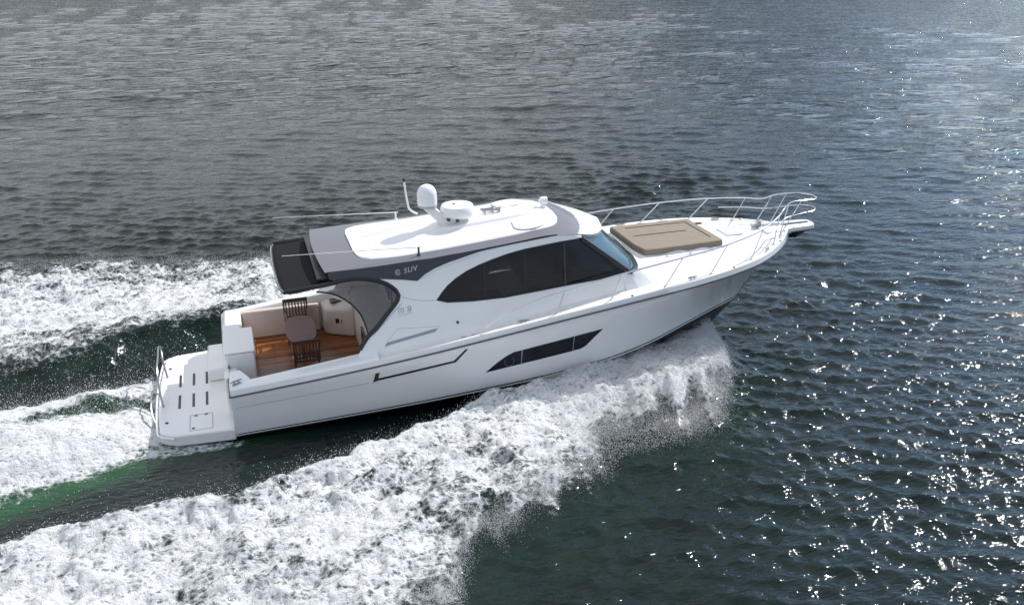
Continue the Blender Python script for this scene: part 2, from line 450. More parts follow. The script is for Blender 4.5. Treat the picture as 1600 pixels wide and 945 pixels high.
# ---- swim platform
def plat_outline(z, inset=0):
    P = []
    for y in np.linspace(-1.96 + inset, 1.96 - inset, 33):
        a = abs(y) / (1.96 - inset)
        P.append((-1.56 + inset + .10 * a ** 2 + .30 * max(0, (a - .86) / .14) ** 2, y, z))
    P += [(-.02, 2.05 - inset, z), (-.02, -2.05 + inset, z)]
    return P
mb = MB(); mb.poly(plat_outline(.45, .03), plat_outline(.20, .02))
plat = finish('swim_platform', mb, M['gel'], root, bevel=.04, seg=3)
mb = MB(); mb.tube(plat_outline(.40, -.012)[:33], .022, 8); finish('edge_strip', mb, M['plastic'], plat)
for xc in (-1.10, -.82, -.55):
    for y0, y1 in ((.21, .80), (-.80, -.19)):
        mb = MB(); mb.box(xc - .025, xc + .025, y0, y1, .4505, .456); finish('drain_slot', mb, M['black'], plat, bevel=.0)
mb = MB()
for b in ((-.89, -.44, -1.185, -1.17), (-.89, -.44, -1.83, -1.815), (-.89, -.876, -1.815, -1.185), (-.454, -.44, -1.815, -1.185)): mb.box(*b, .4505, .4545)
lh = finish('ladder_hatch', mb, M['fline'], plat, smooth=0)
for b in ((-.84, -.79, -1.76, -1.72, .455, .465), (-.80, -.74, -1.235, -1.21, .455, .464), (-.60, -.54, -1.225, -1.2, .455, .464)): box_part('latch', b, M['line'], plat, 0)
mb = MB(); mb.tube(smooth_path([(-1.38, .78, .45), (-1.44, 1.0, .80), (-1.46, 1.2, 1.02), (-1.47, 1.05, 1.10), (-1.47, .4, 1.12), (-1.47, -.12, 1.10), (-1.47, -.28, 1.0), (-1.46, -.42, .75), (-1.42, -.62, .45)], 8), .021, 8)
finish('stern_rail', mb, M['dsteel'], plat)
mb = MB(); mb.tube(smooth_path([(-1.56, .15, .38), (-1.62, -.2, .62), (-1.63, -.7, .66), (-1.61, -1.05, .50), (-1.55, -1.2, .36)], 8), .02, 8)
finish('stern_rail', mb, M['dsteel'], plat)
box_part('transom_step', (-.50, -.121, .25, 1.62, .452, .74), M['gel'], plat, .04)
for yy in (-1.35, 1.2):
    mb = MB(); mb.lathe([(.03, 0), (.035, .012), (.02, .02)], (-1.33, yy, .451), 12); finish('deck_fitting', mb, M['bronze'], plat)
mb = MB(); mb.box(-.03, .03, -1.32, -1.20, .9, 1.15); finish('shore_socket', mb, M['black'], root, smooth=0)

# ---- cabin
def HY(z): return 1.92 - .29 * (z - 1.8)
ARCH = [(2.45, 1.52), (2.60, 1.74), (2.78, 1.96), (2.96, 2.10), (3.25, 2.38), (3.44, 2.57), (3.50, 2.66), (3.48, 2.75), (3.38, 2.87), (3.2, 2.985), (2.95, 3.07), (2.7, 3.11)]
WTOP = [(7.50, 3.39), (6.92, 3.36), (6.2, 3.30), (5.8, 3.24), (5.49, 3.17), (5.2, 3.095), (4.92, 3.0), (4.68, 2.885), (4.49, 2.76), (4.35, 2.63), (4.24, 2.51)]
WBOT = [(4.46, 2.44), (5.0, 2.40), (5.69, 2.39), (6.4, 2.43), (7.05, 2.47), (7.86, 2.51), (8.54, 2.60)]
ROOFE = [(2.2, 3.24), (3.1, 3.28), (4.2, 3.31), (5.1, 3.36), (6, 3.43), (6.9, 3.5), (7.5, 3.44)]
bottom = [(x, float(sz(x)) + .06) for x in np.linspace(8.72, 2.45, 16)]
SIDE = ARCH + [(2.2, 3.13)] + ROOFE + WTOP + WBOT + [(8.66, 2.54)] + bottom
def side_plate(name, poly, m, parent, s, off=0.0, th=.04, bevel=0, smooth=35):
    mb = MB()
    mb.poly([(x, s * (HY(z) + off), z) for x, z in poly], [(x, s * (HY(z) + off - th), z) for x, z in poly])
    return finish(name, mb, m, parent, smooth=smooth, bevel=bevel)
cabin = root; PANELS = {}
GP = [(2.11, 3.275), (2.13, 3.155), (2.7, 3.105), (3.2, 3.05), (3.6, 2.99), (3.88, 2.935), (4.05, 3.05), (4.25, 3.135), (4.54, 3.22), (5.24, 3.365), (5.94, 3.45), (6.65, 3.505), (6.91, 3.535), (6.0, 3.475), (5.1, 3.405), (4.2, 3.345), (3.1, 3.315)]
for s in (-1, 1):
    cside = side_plate('cabin_side', SIDE, M['gel'], root, s, bevel=.012)
    win = side_plate('side_window', WTOP[::-1] + WBOT[::-1], M['glass'], cabin, s, off=-.012, th=.008)
    # black edge of the glass and its posts
    path = WTOP[::-1]; fr = MB()
    fr.tube([(x, s * (HY(z) - .006), z) for x, z in [WBOT[0]] + path], .014, 6)
    fr.tube([(x, s * (HY(z) - .006), z + .01) for x, z in [path[0]] + WBOT], .022, 6)
    finish('window_frame', fr, M['black'], win)
    for xa, xb, za, zb, r in ((5.24, 5.30, 2.41, 3.10, .010), (6.13, 6.21, 2.42, 3.29, .010), (7.03, 7.09, 2.475, 3.36, .026)):
        mb = MB(); mb.tube([(xa, s * (HY(za) - .004), za), (xb, s * (HY(zb) - .004), zb)], r, 6); finish('window_post', mb, M['black'], win)
    # dark grey panel under the roof edge with the lettering
    panel = side_plate('roof_side_panel', GP, M['navy'], root, s, off=.014, th=.03, bevel=.006); PANELS[s] = panel
    mb = MB(); mb.tube([(x, s * (HY(z) + .02), z) for x, z in ((3.99, 2.975), (4.05, 3.035), (4.25, 3.12), (4.54, 3.205), (5.24, 3.35))], .014, 6); finish('bright_strip', mb, M['gel'], panel)
    # cockpit opening: black framed arch with a smoked glass wing
    fr = MB(); fr.tube(smooth_path([(x - .035, s * (HY(z) - .015), z) for x, z in [(1.26, 3.02), (1.94, 3.055)] + ARCH[::-1][:-1]], 3), .048, 8)
    arch = finish('arch_frame', fr, M['black'], cabin)
    ARC = [(1.85, 2.95), (2.06, 2.91), (2.22, 2.85), (2.36, 2.76), (2.49, 2.65), (2.59, 2.53), (2.67, 2.40), (2.72, 2.25), (2.755, 2.1), (2.77, 1.99)]
    side_plate('wing_glass', ARC[::-1] + [(2.0, 3.05)] + [(x - .03, z) for x, z in ARCH[::-1] if z > 1.97], M['wing'], arch, s, off=-.02, th=.008)
    mb = MB(); mb.tube(smooth_path([(x, s * (HY(z) - .018), z) for x, z in ARC], 3), .018, 6); finish('glass_edge', mb, M['black'], arch)
    mb = MB(); mb.tube(smooth_path([(x + .0, s * (HY(z) - .075), z) for x, z in ARC[5:]], 3), .012, 6); finish('handrail', mb, M['steel'], arch)
    # air intake on the cabin side, small fittings, seam
    side_plate('air_intake', [(3.07, 1.735), (3.12, 1.81), (4.06, 1.945), (4.20, 1.955), (4.13, 1.895), (3.2, 1.765)], M['emblem'], cside, s, off=.006, th=.02)
    mb = MB(); mb.tube([(x, s * (HY(z) + .001), z) for x, z in ((3.12, 1.83), (3.38, 2.05), (4.25, 1.99))], .004, 5)
    mb.tube([(x, s * (HY(z) + .001), z) for x, z in ((3.53, 2.66), (3.75, 2.575), (4.0, 2.53), (4.2, 2.515))], .005, 5)
    mb.tube([(x, s * (HY(z) + .001), z) for x, z in ((2.86, 1.98), (3.3, 2.36), (3.5, 2.52))], .008, 5)
    finish('moulding_seam', mb, M['fline'], cside); PANELS[s * 2] = cside
    mb = MB(); mb.lathe([(.03, -.01), (.03, .012), (.02, .018)] if s > 0 else [(.03, .01), (.03, -.012), (.02, -.018)], (4.62, s * HY(2.02), 2.02), 12, axis='Y'); finish('side_light', mb, M['line'], cside)

def text_mesh(name, body, size, loc, rot, m, parent, shear=0.25, extrude=.003, bold=.0):
    cu = bpy.data.curves.new(name, 'FONT'); cu.body = body; cu.size = size; cu.extrude = extrude; cu.shear = shear; cu.offset = bold; cu.space_character = 1.15
    t = bpy.data.objects.new(name + '_curve', cu); COL.objects.link(t)
    bpy.context.view_layer.update()
    me = bpy.data.meshes.new_from_object(t.evaluated_get(bpy.context.evaluated_depsgraph_get()))
    bpy.data.objects.remove(t); bpy.data.curves.remove(cu)
    me.materials.append(m)
    o_ = bpy.data.objects.new(name, me); COL.objects.link(o_); o_.parent = parent
    o_.location = loc; o_.rotation_euler = rot
    return o_
tilt = math.atan(.29)
for s, pn in ((-1, None), (1, None)):
    pan = PANELS[s]
    z0 = 3.115
    if s < 0:
        text_mesh('lettering', 'SUV', .145, (3.62, -(HY(z0) + .022), z0), (R(90) - tilt, -R(8), 0), M['letter'], pan, bold=.002)
        rc = (3.50, 3.15)
    else:
        text_mesh('lettering', 'SUV', .145, (3.97, HY(z0) + .022, z0 + .02), (R(90) - tilt, R(8), R(180)), M['letter'], pan, bold=.002)
        rc = (4.05, 3.19)
    mb = MB()
    for rr in (.050, .022):
        mb.tube([(rc[0] + rr * math.cos(a), s * (HY(rc[1] + rr * math.sin(a)) + .02), rc[1] + rr * math.sin(a)) for a in np.linspace(.4, 2 * math.pi - .2, 22)], .008, 5)
    finish('round_logo', mb, M['letter'], pan)
    # emblem of curved strokes above a line of small marks on the cabin side
    mb = MB(); ec = (3.58, 2.41)
    for rr, a0, a1 in ((.06, -60, 60), (.105, -50, 50), (.06, 125, 235), (.105, 135, 225), (.15, 150, 205)):
        mb.tube([(ec[0] + rr * math.cos(R(a)), s * (HY(ec[1] + .75 * rr * math.sin(R(a))) + .006), ec[1] + .75 * rr * math.sin(R(a)) + .12 * rr * math.cos(R(a))) for a in np.linspace(a0, a1, 9)], .007, 5)
    for k in range(9):
        xx = 3.44 + .03 * k
        mb.tube([(xx, s * (HY(2.30) + .004), 2.295 + .02 * ((k * 7) % 3 == 0) + .004 * k), (xx + .016, s * (HY(2.30) + .004), 2.30 + .004 * k)], .005, 5)
    finish('emblem', mb, M['emblem'], PANELS[s * 2])

# windscreen
base = [(8.54, 1.70, 2.57), (8.78, 1.45, 2.56), (8.93, 1.0, 2.565), (9.0, .5, 2.58), (9.02, 0, 2.59)]
top = [(7.50, 1.48, 3.39), (7.80, 1.25, 3.31), (8.05, .9, 3.31), (8.2, .5, 3.32), (8.25, 0, 3.33)]
def full(c): return [(p[0], -p[1], p[2]) for p in c] + [p for p in reversed(c)][1:]
B, T = smooth_path(full(base), 4), smooth_path(full(top), 4)
mb = MB(); mb.grid([[tuple(b[k] + (t[k] - b[k]) * u for k in range(3)) for b, t in zip(B, T)] for u in np.linspace(0, 1, 6)])
ws = finish('windscreen', mb, M['wind'], cabin, smooth=60)
sol = ws.modifiers.new('thickness', 'SOLIDIFY'); sol.thickness = .012; sol.offset = 0
mb = MB(); mb.tube([(p[0] + .01, p[1], p[2] - .01) for p in B], .045, 8); finish('windscreen_frame', mb, M['black'], ws)
for i, r in ((0, .055), (10, .02), (22, .02), (32, .055)):
    a, b = B[i], T[i]
    mb = MB(); mb.tube([(a[0] + .0, a[1], a[2]), (b[0], b[1], b[2])], r, 8); finish('pillar', mb, M['black'], ws)
for yy in (.7, -.55):
    a = min(B, key=lambda p: abs(p[1] - yy)); mb = MB()
    mb.tube([(a[0] + .02, a[1], a[2] + .02), (a[0] - .25, a[1] + .35, a[2] + .32)], .012, 6); finish('wiper', mb, M['black'], ws)

# coachroof (trunk) in front of the windscreen
mb = MB(); rows = []
for x, zt, wt in ((8.45, 2.50, 1.58), (8.72, 2.53, 1.56), (9.2, 2.56, 1.50), (10, 2.565, 1.40), (10.8, 2.56, 1.28), (11.5, 2.555, 1.12), (12.1, 2.54, .90), (12.6, 2.53, .60), (12.9, 2.525, .30)):
    zb = float(deck_z(x)) - .01; wb = min(float(sy(x)) - .20, wt + .30 * (1 if x < 11 else (12.9 - x) / 1.9 * .8 + .2))
    half = [(x, 0, zt + .03), (x, wt * .6, zt + .02), (x, wt - .06, zt), (x, wt, zt - .03), (x, wb, zb)]
    rows.append([(p[0], -p[1], p[2]) for p in reversed(half)] + half[1:])
mb.grid(rows); mb.add(rows[0], [tuple(range(len(rows[0])))]); mb.add(rows[-1], [tuple(range(len(rows[-1])))])
trunk = finish('coachroof', mb, M['deck'], root, smooth=45)
# skirt joining the cabin side to the coachroof below the windscreen corner
for s in (-1, 1):
    mb = MB(); P = [(8.44, 1.69), (8.70, 1.64), (9.05, 1.54)]
    mb.grid([[(8.40, s * 1.69, 2.54), (8.60, s * 1.70, 2.54), (8.85, s * 1.50, 2.54)], [(8.40, s * 1.88, 2.1), (8.74, s * 1.885, 2.15), (9.2, s * 1.80, 2.2)]])
    finish('cabin_skirt', mb, M['gel'], cabin)

# ---- hardtop
ze = spl([2.0, 3.1, 4.2, 5.1, 6, 6.9, 7.5, 7.8, 8.1, 8.35, 8.46], [3.285, 3.315, 3.345, 3.405, 3.475, 3.535, 3.47, 3.39, 3.335, 3.31, 3.30])
wd = spl([2.0, 2.8, 4.2, 6, 6.9, 7.5, 7.8, 8.1, 8.3, 8.42], [1.45, 1.485, 1.485, 1.455, 1.435, 1.40, 1.27, .98, .62, .15])
cr = spl([2.0, 3, 5, 6.5, 7.3, 7.8, 8.2, 8.46], [.06, .085, .12, .12, .11, .09, .05, .03])
def roof_z(x, y):
    w = max(.05, float(wd(x))); return float(ze(x)) + float(cr(x)) * (1 - min(1, abs(y) / w) ** 2.2)
top_r, bot_r, X_ = [], [], list(np.linspace(2.06, 7.2, 44)) + list(np.linspace(7.3, 8.42, 26))
TS = np.sin(np.linspace(-math.pi / 2, math.pi / 2, 41))
for x in X_:
    t_, b_ = [], []
    for t in TS:
        xx = x - .09 * (1 - t * t) * max(0, 1 - (x - 2.06) / .7)
        y = t * float(wd(x)); t_.append((xx, y, roof_z(x, y))); b_.append((xx + (.06 if x < 2.07 else 0), y * .965, roof_z(x, y) - (.13 if x < 2.5 else .085)))
    top_r.append(t_); bot_r.append(b_)
def roof_mi(i, j):
    x = X_[i]; y = .5 * (TS[j] + TS[j + 1]) * float(wd(x))
    return 1 if x > 7.80 - .38 * (abs(y) / 1.4) ** 2 else 0
mb = MB(); mb.grid(top_r, mif=roof_mi); mb.grid(bot_r, 1)
n = len(TS)
ring_t = [r[0] for r in top_r] + top_r[-1][1:] + [r[-1] for r in reversed(top_r[:-1])] + list(reversed(top_r[0][1:-1]))
ring_b = [r[0] for r in bot_r] + bot_r[-1][1:] + [r[-1] for r in reversed(bot_r[:-1])] + list(reversed(bot_r[0][1:-1]))
k0 = len(mb.v); N = len(ring_t)
mb.v += ring_t + ring_b
for i in range(N):
    p = ring_t[i]; mb.f.append((k0 + i, k0 + (i + 1) % N, k0 + N + (i + 1) % N, k0 + N + i)); mb.mi.append(2 if p[0] < 6.9 else 1)
hardtop = finish('hardtop', mb, [M['grey'], M['gel'], M['navy']], root, smooth=40)
# white raised centre panel of the roof
def panel_out(inset, dz):
    P = []
    pts = [(2.74, 0), (2.76, .7), (2.82, .98), (2.95, 1.12), (3.15, 1.17), (4.2, 1.19), (5.5, 1.18), (6.5, 1.14), (6.85, 1.09), (7.08, .95), (7.22, .70), (7.28, .4), (7.30, 0)]
    f = smooth_path([(a, b, 0) for a, b in pts], 3)
    return f
po = panel_out(0, 0)
mb = MB(); rows = []
for x in np.r_[np.linspace(2.745, 3.1, 12), np.linspace(3.2, 6.8, 30), np.linspace(6.85, 7.295, 16)]:
    xs_ = [p[0] for p in po]; w = float(np.interp(x, xs_, [p[1] for p in po]))
    rows.append([(x, t * w, roof_z(x, t * w) + (.022 if abs(t) < .985 else -.004)) for t in np.r_[-1, np.linspace(-.982, .982, 25), 1]])
mb.grid(rows)
rp = finish('roof_panel', mb, M['gel'], root, smooth=60)
# raised spine between radar and bow end of the roof, faired aft
mb = MB(); rows = []
for x, w, h in ((3.9, .25, -.01), (4.3, .30, .02), (4.6, .36, .05), (5.5, .40, .055), (6.4, .38, .05), (7.0, .32, .035), (7.2, .26, .0)):
    rows.append([(x, t * w, roof_z(x, t * w) + .022 + (h if abs(t) < .9 else -.015)) for t in (-1, -.85, -.4, 0, .4, .85, 1)])
mb.grid(rows); finish('roof_spine', mb, M['gel'], rp, smooth=30)
for s in (-1, 1):
    mb = MB(); xa, xb, ya, yb = 6.20, 6.80, .52, 1.04
    P = smooth_path([(xa, s * (ya + .08), 0), (xa + .06, s * ya, 0), (xb - .06, s * ya, 0), (xb, s * (ya + .06), 0), (xb, s * (yb - .06), 0), (xb - .06, s * yb, 0), (xa + .06, s * yb, 0), (xa, s * (yb - .06), 0), (xa, s * (ya + .08), 0)], 3)[:-1]
    mb.poly([(x, y, roof_z(x, y) + .05) for x, y, _ in P], [(x, y, roof_z(x, y) + .0) for x, y, _ in P])
    ht = finish('roof_hatch', mb, M['plastic'], root, smooth=50)
    mb = MB(); mb.tube([(x, y, roof_z(x, y) + .024) for x, y, _ in P + P[:1]], .011, 5); finish('hatch_seal', mb, M['fline'], ht)
# aft beam and awning
mb = MB(); mb.box(1.90, 2.25, -1.40, 1.40, 3.02, 3.155); finish('aft_beam', mb, M['black'], hardtop, bevel=.02)
AW = [(1.96, -1.47), (1.50, -1.55), (1.32, -1.55), (1.22, -1.46), (1.19, -1.3), (1.15, -.6), (1.14, 0), (1.15, .6), (1.19, 1.3), (1.22, 1.46), (1.32, 1.55), (1.50, 1.55), (1.96, 1.47)]
AW = [(x, y) for x, y, _ in smooth_path([(a, b, 0) for a, b in AW], 3)]
def awz(x, y): return 3.03 + .05 * (1 - (y / 1.6) ** 2) - .05 * (1.96 - x)
mb = MB(); rows = []
for u in np.linspace(0, 1, 9):
    rows.append([(1.96 + (x - 1.96) * u, y, awz(1.96 + (x - 1.96) * u, y) + .01 * math.sin(9 * y + 3 * u) * u * (1 - u)) for x, y in AW])
mb.grid(rows); aw = finish('awning', mb, M['mesh'], root, smooth=60)
sol = aw.modifiers.new('thickness', 'SOLIDIFY'); sol.thickness = .015
mb = MB(); mb.tube([(x, y, awz(x, y) - .01) for x, y in AW], .032, 8); awf = finish('awning_frame', mb, M['black'], aw)
for i in range(3, len(AW) - 3, 1):
    x, y = AW[i]; x2, y2 = AW[i + 1]
    for q in (0.0, .5):
        xx, yy = x + (x2 - x) * q, y + (y2 - y) * q
        mb = MB(); mb.lathe([(.004, -.012), (.012, 0), (.004, .012)], (xx - .02, yy, awz(xx, yy) + .014), 6); finish('lacing_eyelet', mb, M['plastic'], aw)

# ---- saloon behind the glass
mb = MB(); mb.poly([(3.56, -1.70, 1.62), (3.56, 1.70, 1.62), (3.56, 1.42, 3.24), (3.56, -1.42, 3.24)], [(3.60, -1.70, 1.62), (3.60, 1.70, 1.62), (3.60, 1.42, 3.24), (3.60, -1.42, 3.24)])
bk = finish('bulkhead', mb, M['bulk'], root)
box_part('bulkhead_step', (2.88, 3.56, -1.80, 1.80, 1.40, 1.60), M['bulk'], bk, .01)
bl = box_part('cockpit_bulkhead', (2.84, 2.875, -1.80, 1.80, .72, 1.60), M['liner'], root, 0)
box_part('saloon_door', (2.80, 2.838, -1.25, -.35, .74, 1.56), M['hullglass'], bl, .01)
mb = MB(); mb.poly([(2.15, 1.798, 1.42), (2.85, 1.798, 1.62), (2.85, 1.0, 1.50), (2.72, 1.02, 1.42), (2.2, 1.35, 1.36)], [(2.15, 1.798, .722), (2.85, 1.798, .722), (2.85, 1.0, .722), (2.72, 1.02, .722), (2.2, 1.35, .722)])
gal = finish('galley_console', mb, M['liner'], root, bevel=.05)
mb = MB(); mb.box(2.36, 2.68, 1.42, 1.66, 1.455, 1.49); finish('console_recess', mb, M['wood'], gal, smooth=0)
mb = MB(); mb.box(2.42, 2.52, 1.16, 1.20, 1.05, 1.16); mb.box(2.54, 2.60, 1.12, 1.16, 1.05, 1.13); finish('control_panel', mb, M['black'], gal, smooth=0)
box_part('saloon_window', (3.545, 3.56, .15, 1.42, 1.95, 2.95), M['glass'], bk, 0)
mb = MB(); mb.box(3.53, 3.556, .11, .15, 1.9, 3.0); mb.box(3.53, 3.556, -1.5, -.2, 1.70, 1.74); mb.box(3.53, 3.556, -.24, -.2, 1.74, 3.0); finish('door_frame', mb, M['line'], bk, smooth=0)
box_part('saloon_sofa', (4.2, 6.1, .75, 1.55, 1.9, 2.35), M['seat'], root, .05)
box_part('sofa_back', (4.2, 6.1, 1.40, 1.62, 2.352, 2.62), M['seat'], root, .05)
box_part('galley_bench', (4.1, 5.7, -1.60, -1.10, 1.85, 2.36), M['inner'], root, .02)
for yy in (-.95, -.20):
    hs = box_part('helm_seat', (6.35, 6.85, yy - .26, yy + .26, 2.30, 2.45), M['seat'], root, .05)
    mb = MB(); mb.poly([(6.35, yy - .25, 2.44), (6.47, yy - .25, 2.44), (6.30, yy - .22, 3.02), (6.20, yy - .22, 3.02)], [(6.35, yy + .25, 2.44), (6.47, yy + .25, 2.44), (6.30, yy + .22, 3.02), (6.20, yy + .22, 3.02)])
    finish('seat_back', mb, M['seat'], hs, bevel=.03)
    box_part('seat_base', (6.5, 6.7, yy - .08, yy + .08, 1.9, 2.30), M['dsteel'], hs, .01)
mb = MB(); mb.poly([(7.25, -1.5, 2.42), (7.25, -1.5, 2.70), (7.55, -1.48, 2.72), (8.35, -1.45, 2.52), (8.4, -1.45, 2.3)], [(7.25, 1.5, 2.42), (7.25, 1.5, 2.70), (7.55, 1.48, 2.72), (8.35, 1.45, 2.52), (8.4, 1.45, 2.3)])
db = finish('dashboard', mb, M['dash'], root, bevel=.02)
mb = MB(); mb.lathe([(.17, -.012), (.19, 0), (.17, .012)], (7.12, -.95, 2.62), 24, axis='X'); finish('steering_wheel', mb, M['black'], db)

# ---- roof equipment
def rz(x, y): return roof_z(x, y) + .022
mb = MB(); mb.poly([(4.78, -.15, 3.55), (5.12, -.13, 3.55), (4.62, -.11, 3.99), (4.36, -.11, 3.99)], [(4.78, .15, 3.55), (5.12, .13, 3.55), (4.62, .11, 3.99), (4.36, .11, 3.99)])
mast = finish('equipment_mast', mb, M['gel'], root, bevel=.03)
prof = [(.16, 3.99), (.195, 4.00), (.208, 4.05), (.214, 4.08), (.214, 4.26)] + [(.214 * math.cos(a), 4.26 + .225 * math.sin(a)) for a in np.linspace(.15, math.pi / 2 - .03, 12)]
mb = MB(); mb.lathe(prof, (4.49, 0, 0), 32); dome = finish('satellite_dome', mb, M['plastic'], root, smooth=50)
mb = MB(); mb.lathe([(.19, 3.985), (.213, 4.0), (.213, 4.03), (.211, 4.035)], (4.49, 0, 0), 32); finish('dome_collar', mb, M['fline'], dome)
mb = MB(); mb.lathe([(.25, 3.70), (.34, 3.73), (.375, 3.80), (.375, 3.90), (.34, 3.965), (.22, 3.985), (.02, 3.99)], (5.15, 0, 0), 36); rad = finish('radar', mb, M['plastic'], root, smooth=50)
mb = MB(); mb.box(4.95, 5.35, -.14, .14, 3.60, 3.71); finish('radar_foot', mb, M['plastic'], rad, bevel=.02)
for b in ((4.86, 4.92, -.30, -.18, 3.70, 3.73), (5.03, 5.10, -.36, -.30, 3.685, 3.72), (5.05, 5.10, -.03, .03, 3.99, 4.0)): box_part('radar_bolt', b, M['wood'], rad, 0)
mb = MB()
for yy, ln in ((.08, .42), (.20, .30)):
    z = rz(5.9, yy) + .13
    mb.lathe([(.02, 0), (.02, ln * .6), (.028, ln * .8), (.055, ln)], (5.72, yy, z), 14, axis='X')
    mb.tube([(5.80, yy, z - .14), (5.80, yy, z)], .012, 6); mb.tube([(5.98, yy, z - .14), (5.98, yy, z)], .012, 6)
finish('air_horn', mb, M['dsteel'], root)
zb_ = rz(7.14, .1)
mb = MB(); mb.lathe([(.07, zb_ - .01), (.07, zb_ + .04), (.045, zb_ + .06), (.045, zb_ + .09)], (7.16, .10, 0), 16)
sl = finish('searchlight', mb, M['plastic'], root)
mb = MB(); mb.lathe([(.05, -.09), (.085, -.06), (.09, .05), (.085, .085), (.03, .09)], (7.16, .10, zb_ + .17), 18, axis='X'); finish('lamp_head', mb, M['plastic'], sl)
for s, loc in ((-1, 0), (1, 0)):
    x0, y0 = (4.0, -1.28 if s < 0 else 1.28); z0 = roof_z(x0, y0) + .02
    mb = MB(); mb.tube([(x0, y0, z0), (x0, y0, z0 + .16)], .022, 8); mb.lathe([(.03, z0 - .01), (.045, z0 + .0), (.03, z0 + .02)], (x0, y0, 0), 12)
    ab = finish('antenna_base', mb, M['line'] if s < 0 else M['plastic'], root)
    mb = MB(); mb.tube([(x0 + .06, y0, z0 + .15), (x0 - 1.0, y0 * 1.01, z0 + .21), (x0 - 2.72, y0 * 1.03, z0 + .30)], [.011, .009, .005], 6); finish('whip_antenna', mb, M['plastic'], ab)
mb = MB(); mb.tube(smooth_path([(4.38, .62, 3.66), (4.28, .60, 3.72), (4.20, .60, 3.80), (4.17, .60, 3.95), (4.12, .60, 4.42)], 5), [.022] * 21, 8)
va = finish('upright_antenna', mb, M['plastic'], root)
mb = MB(); mb.tube([(4.12, .60, 4.42), (4.115, .60, 4.50)], .026, 8); finish('antenna_tip', mb, M['black'], va)

# ---- foredeck fittings
RT = [(5.12, 2.20, 1.97), (5.35, 2.19, 2.10), (5.75, 2.17, 2.27), (6.3, 2.14, 2.42), (6.88, 2.10, 2.50), (8.2, 2.05, 2.70), (9.68, 1.93, 2.85), (10.86, 1.74, 2.95), (12.0, 1.32, 3.06), (12.75, .78, 3.15), (13.08, .46, 3.19), (13.25, .37, 3.27), (13.7, .33, 3.29), (14.05, .26, 3.27), (14.16, .12, 3.27), (14.18, 0, 3.27)]
stan = [((6.66, 2.19), 4), ((7.92, 2.13), 5), ((9.22, 2.05), 6), ((10.38, 1.92), 7), ((11.58, 1.58), 8), ((12.52, .98), 9)]
mb = MB()
pr_ = smooth_path([(x, -y, z) for x, y, z in RT], 5); pp_ = smooth_path(RT, 5)
mb.tube(pr_ + list(reversed(pp_))[1:], .019, 8)
rail = finish('bow_rail', mb, M['steel'], root)
LOW = [(12.25, 1.22, 2.83), (12.75, .80, 2.90), (13.15, .44, 2.93), (13.7, .33, 2.97), (14.05, .25, 2.98), (14.17, .12, 2.99), (14.19, 0, 2.99)]
mb = MB(); mb.tube(smooth_path([(x, -y, z) for x, y, z in LOW], 5) + list(reversed(smooth_path(LOW, 5)))[1:], .014, 8); finish('lower_rail', mb, M['steel'], rail)
for s in (-1, 1):
    for (bx, by), i in stan:
        t = RT[i]; zb = float(deck_z(bx))
        mb = MB(); mb.tube([(bx, s * by, zb), (t[0], s * t[1], t[2])], .014, 8)
        mb.lathe([(.036, zb - .003), (.036, zb + .012), (.018, zb + .03)], (bx, s * by, 0), 10)
        finish('stanchion', mb, M['steel'], rail)
    for a, b in (((12.95, .55, 2.55), (13.25, .37, 3.27)), ((13.2, .30, 2.58), (13.62, .33, 3.29))):
        mb = MB(); mb.tube([(a[0], s * a[1], a[2]), (b[0], s * b[1], b[2])], .014, 8); finish('stanchion', mb, M['steel'], rail)
# pulpit with anchor
def pul(z, g):
    return [(12.7, -.42 - g, z), (13.1, -.36 - g, z), (13.45, -.29 - g, z), (14.0, -.25 - g, z), (14.14, -.20 - g * .7, z), (14.2 + g, -.09, z), (14.2 + g, .09, z), (14.14, .20 + g * .7, z), (14.0, .25 + g, z), (13.45, .29 + g, z), (13.1, .36 + g, z), (12.7, .42 + g, z)]
mb = MB(); mb.poly(pul(2.615, 0), pul(2.47, .0)); pulpit = finish('bow_pulpit', mb, M['gel'], root, bevel=.035, seg=3)
mb = MB(); mb.tube([(x, y, 2.50) for x, y, z in pul(0, .012)[2:10]], .018, 6); finish('pulpit_strip', mb, M['rub'], pulpit)
mb = MB(); mb.box(13.35, 14.08, -.045, .045, 2.616, 2.624); finish('anchor_channel', mb, M['black'], pulpit, smooth=0)
mb = MB()
mb.tube([(13.5, 0, 2.42), (14.1, 0, 2.40)], .035, 8)
mb.poly([(14.05, 0, 2.44), (13.65, .20, 2.40), (13.45, .0, 2.34)], [(14.02, 0, 2.34), (13.68, .16, 2.30), (13.5, .0, 2.26)])
mb.poly([(14.05, 0, 2.44), (13.65, -.20, 2.40), (13.45, .0, 2.34)], [(14.02, 0, 2.34), (13.68, -.16, 2.30), (13.5, .0, 2.26)])
finish('anchor', mb, M['black'], pulpit, bevel=.01)
mb = MB(); mb.lathe([(.10, 2.60), (.11, 2.63), (.07, 2.65), (.05, 2.70), (.075, 2.73), (.075, 2.76), (.02, 2.78)], (12.78, .12, 0), 18); mb.box(12.66, 12.9, .02, .26, 2.57, 2.615)
wd_ = finish('anchor_windlass', mb, M['dsteel'], root)
mb = MB(); mb.tube([(12.85, .10, 2.64), (13.35, .02, 2.632)], .012, 6); finish('chain', mb, M['dsteel'], wd_)
mb = MB(); mb.box(11.72, 12.16, -.22, .30, 2.575, 2.60); dh = finish('deck_hatch', mb, M['hatchglass'], root, bevel=.015)
mb = MB(); mb.tube([(11.72, -.22, 2.592), (12.16, -.22, 2.592), (12.16, .30, 2.592), (11.72, .30, 2.592), (11.72, -.22, 2.592)], .012, 5); finish('hatch_rim', mb, M['plastic'], dh)
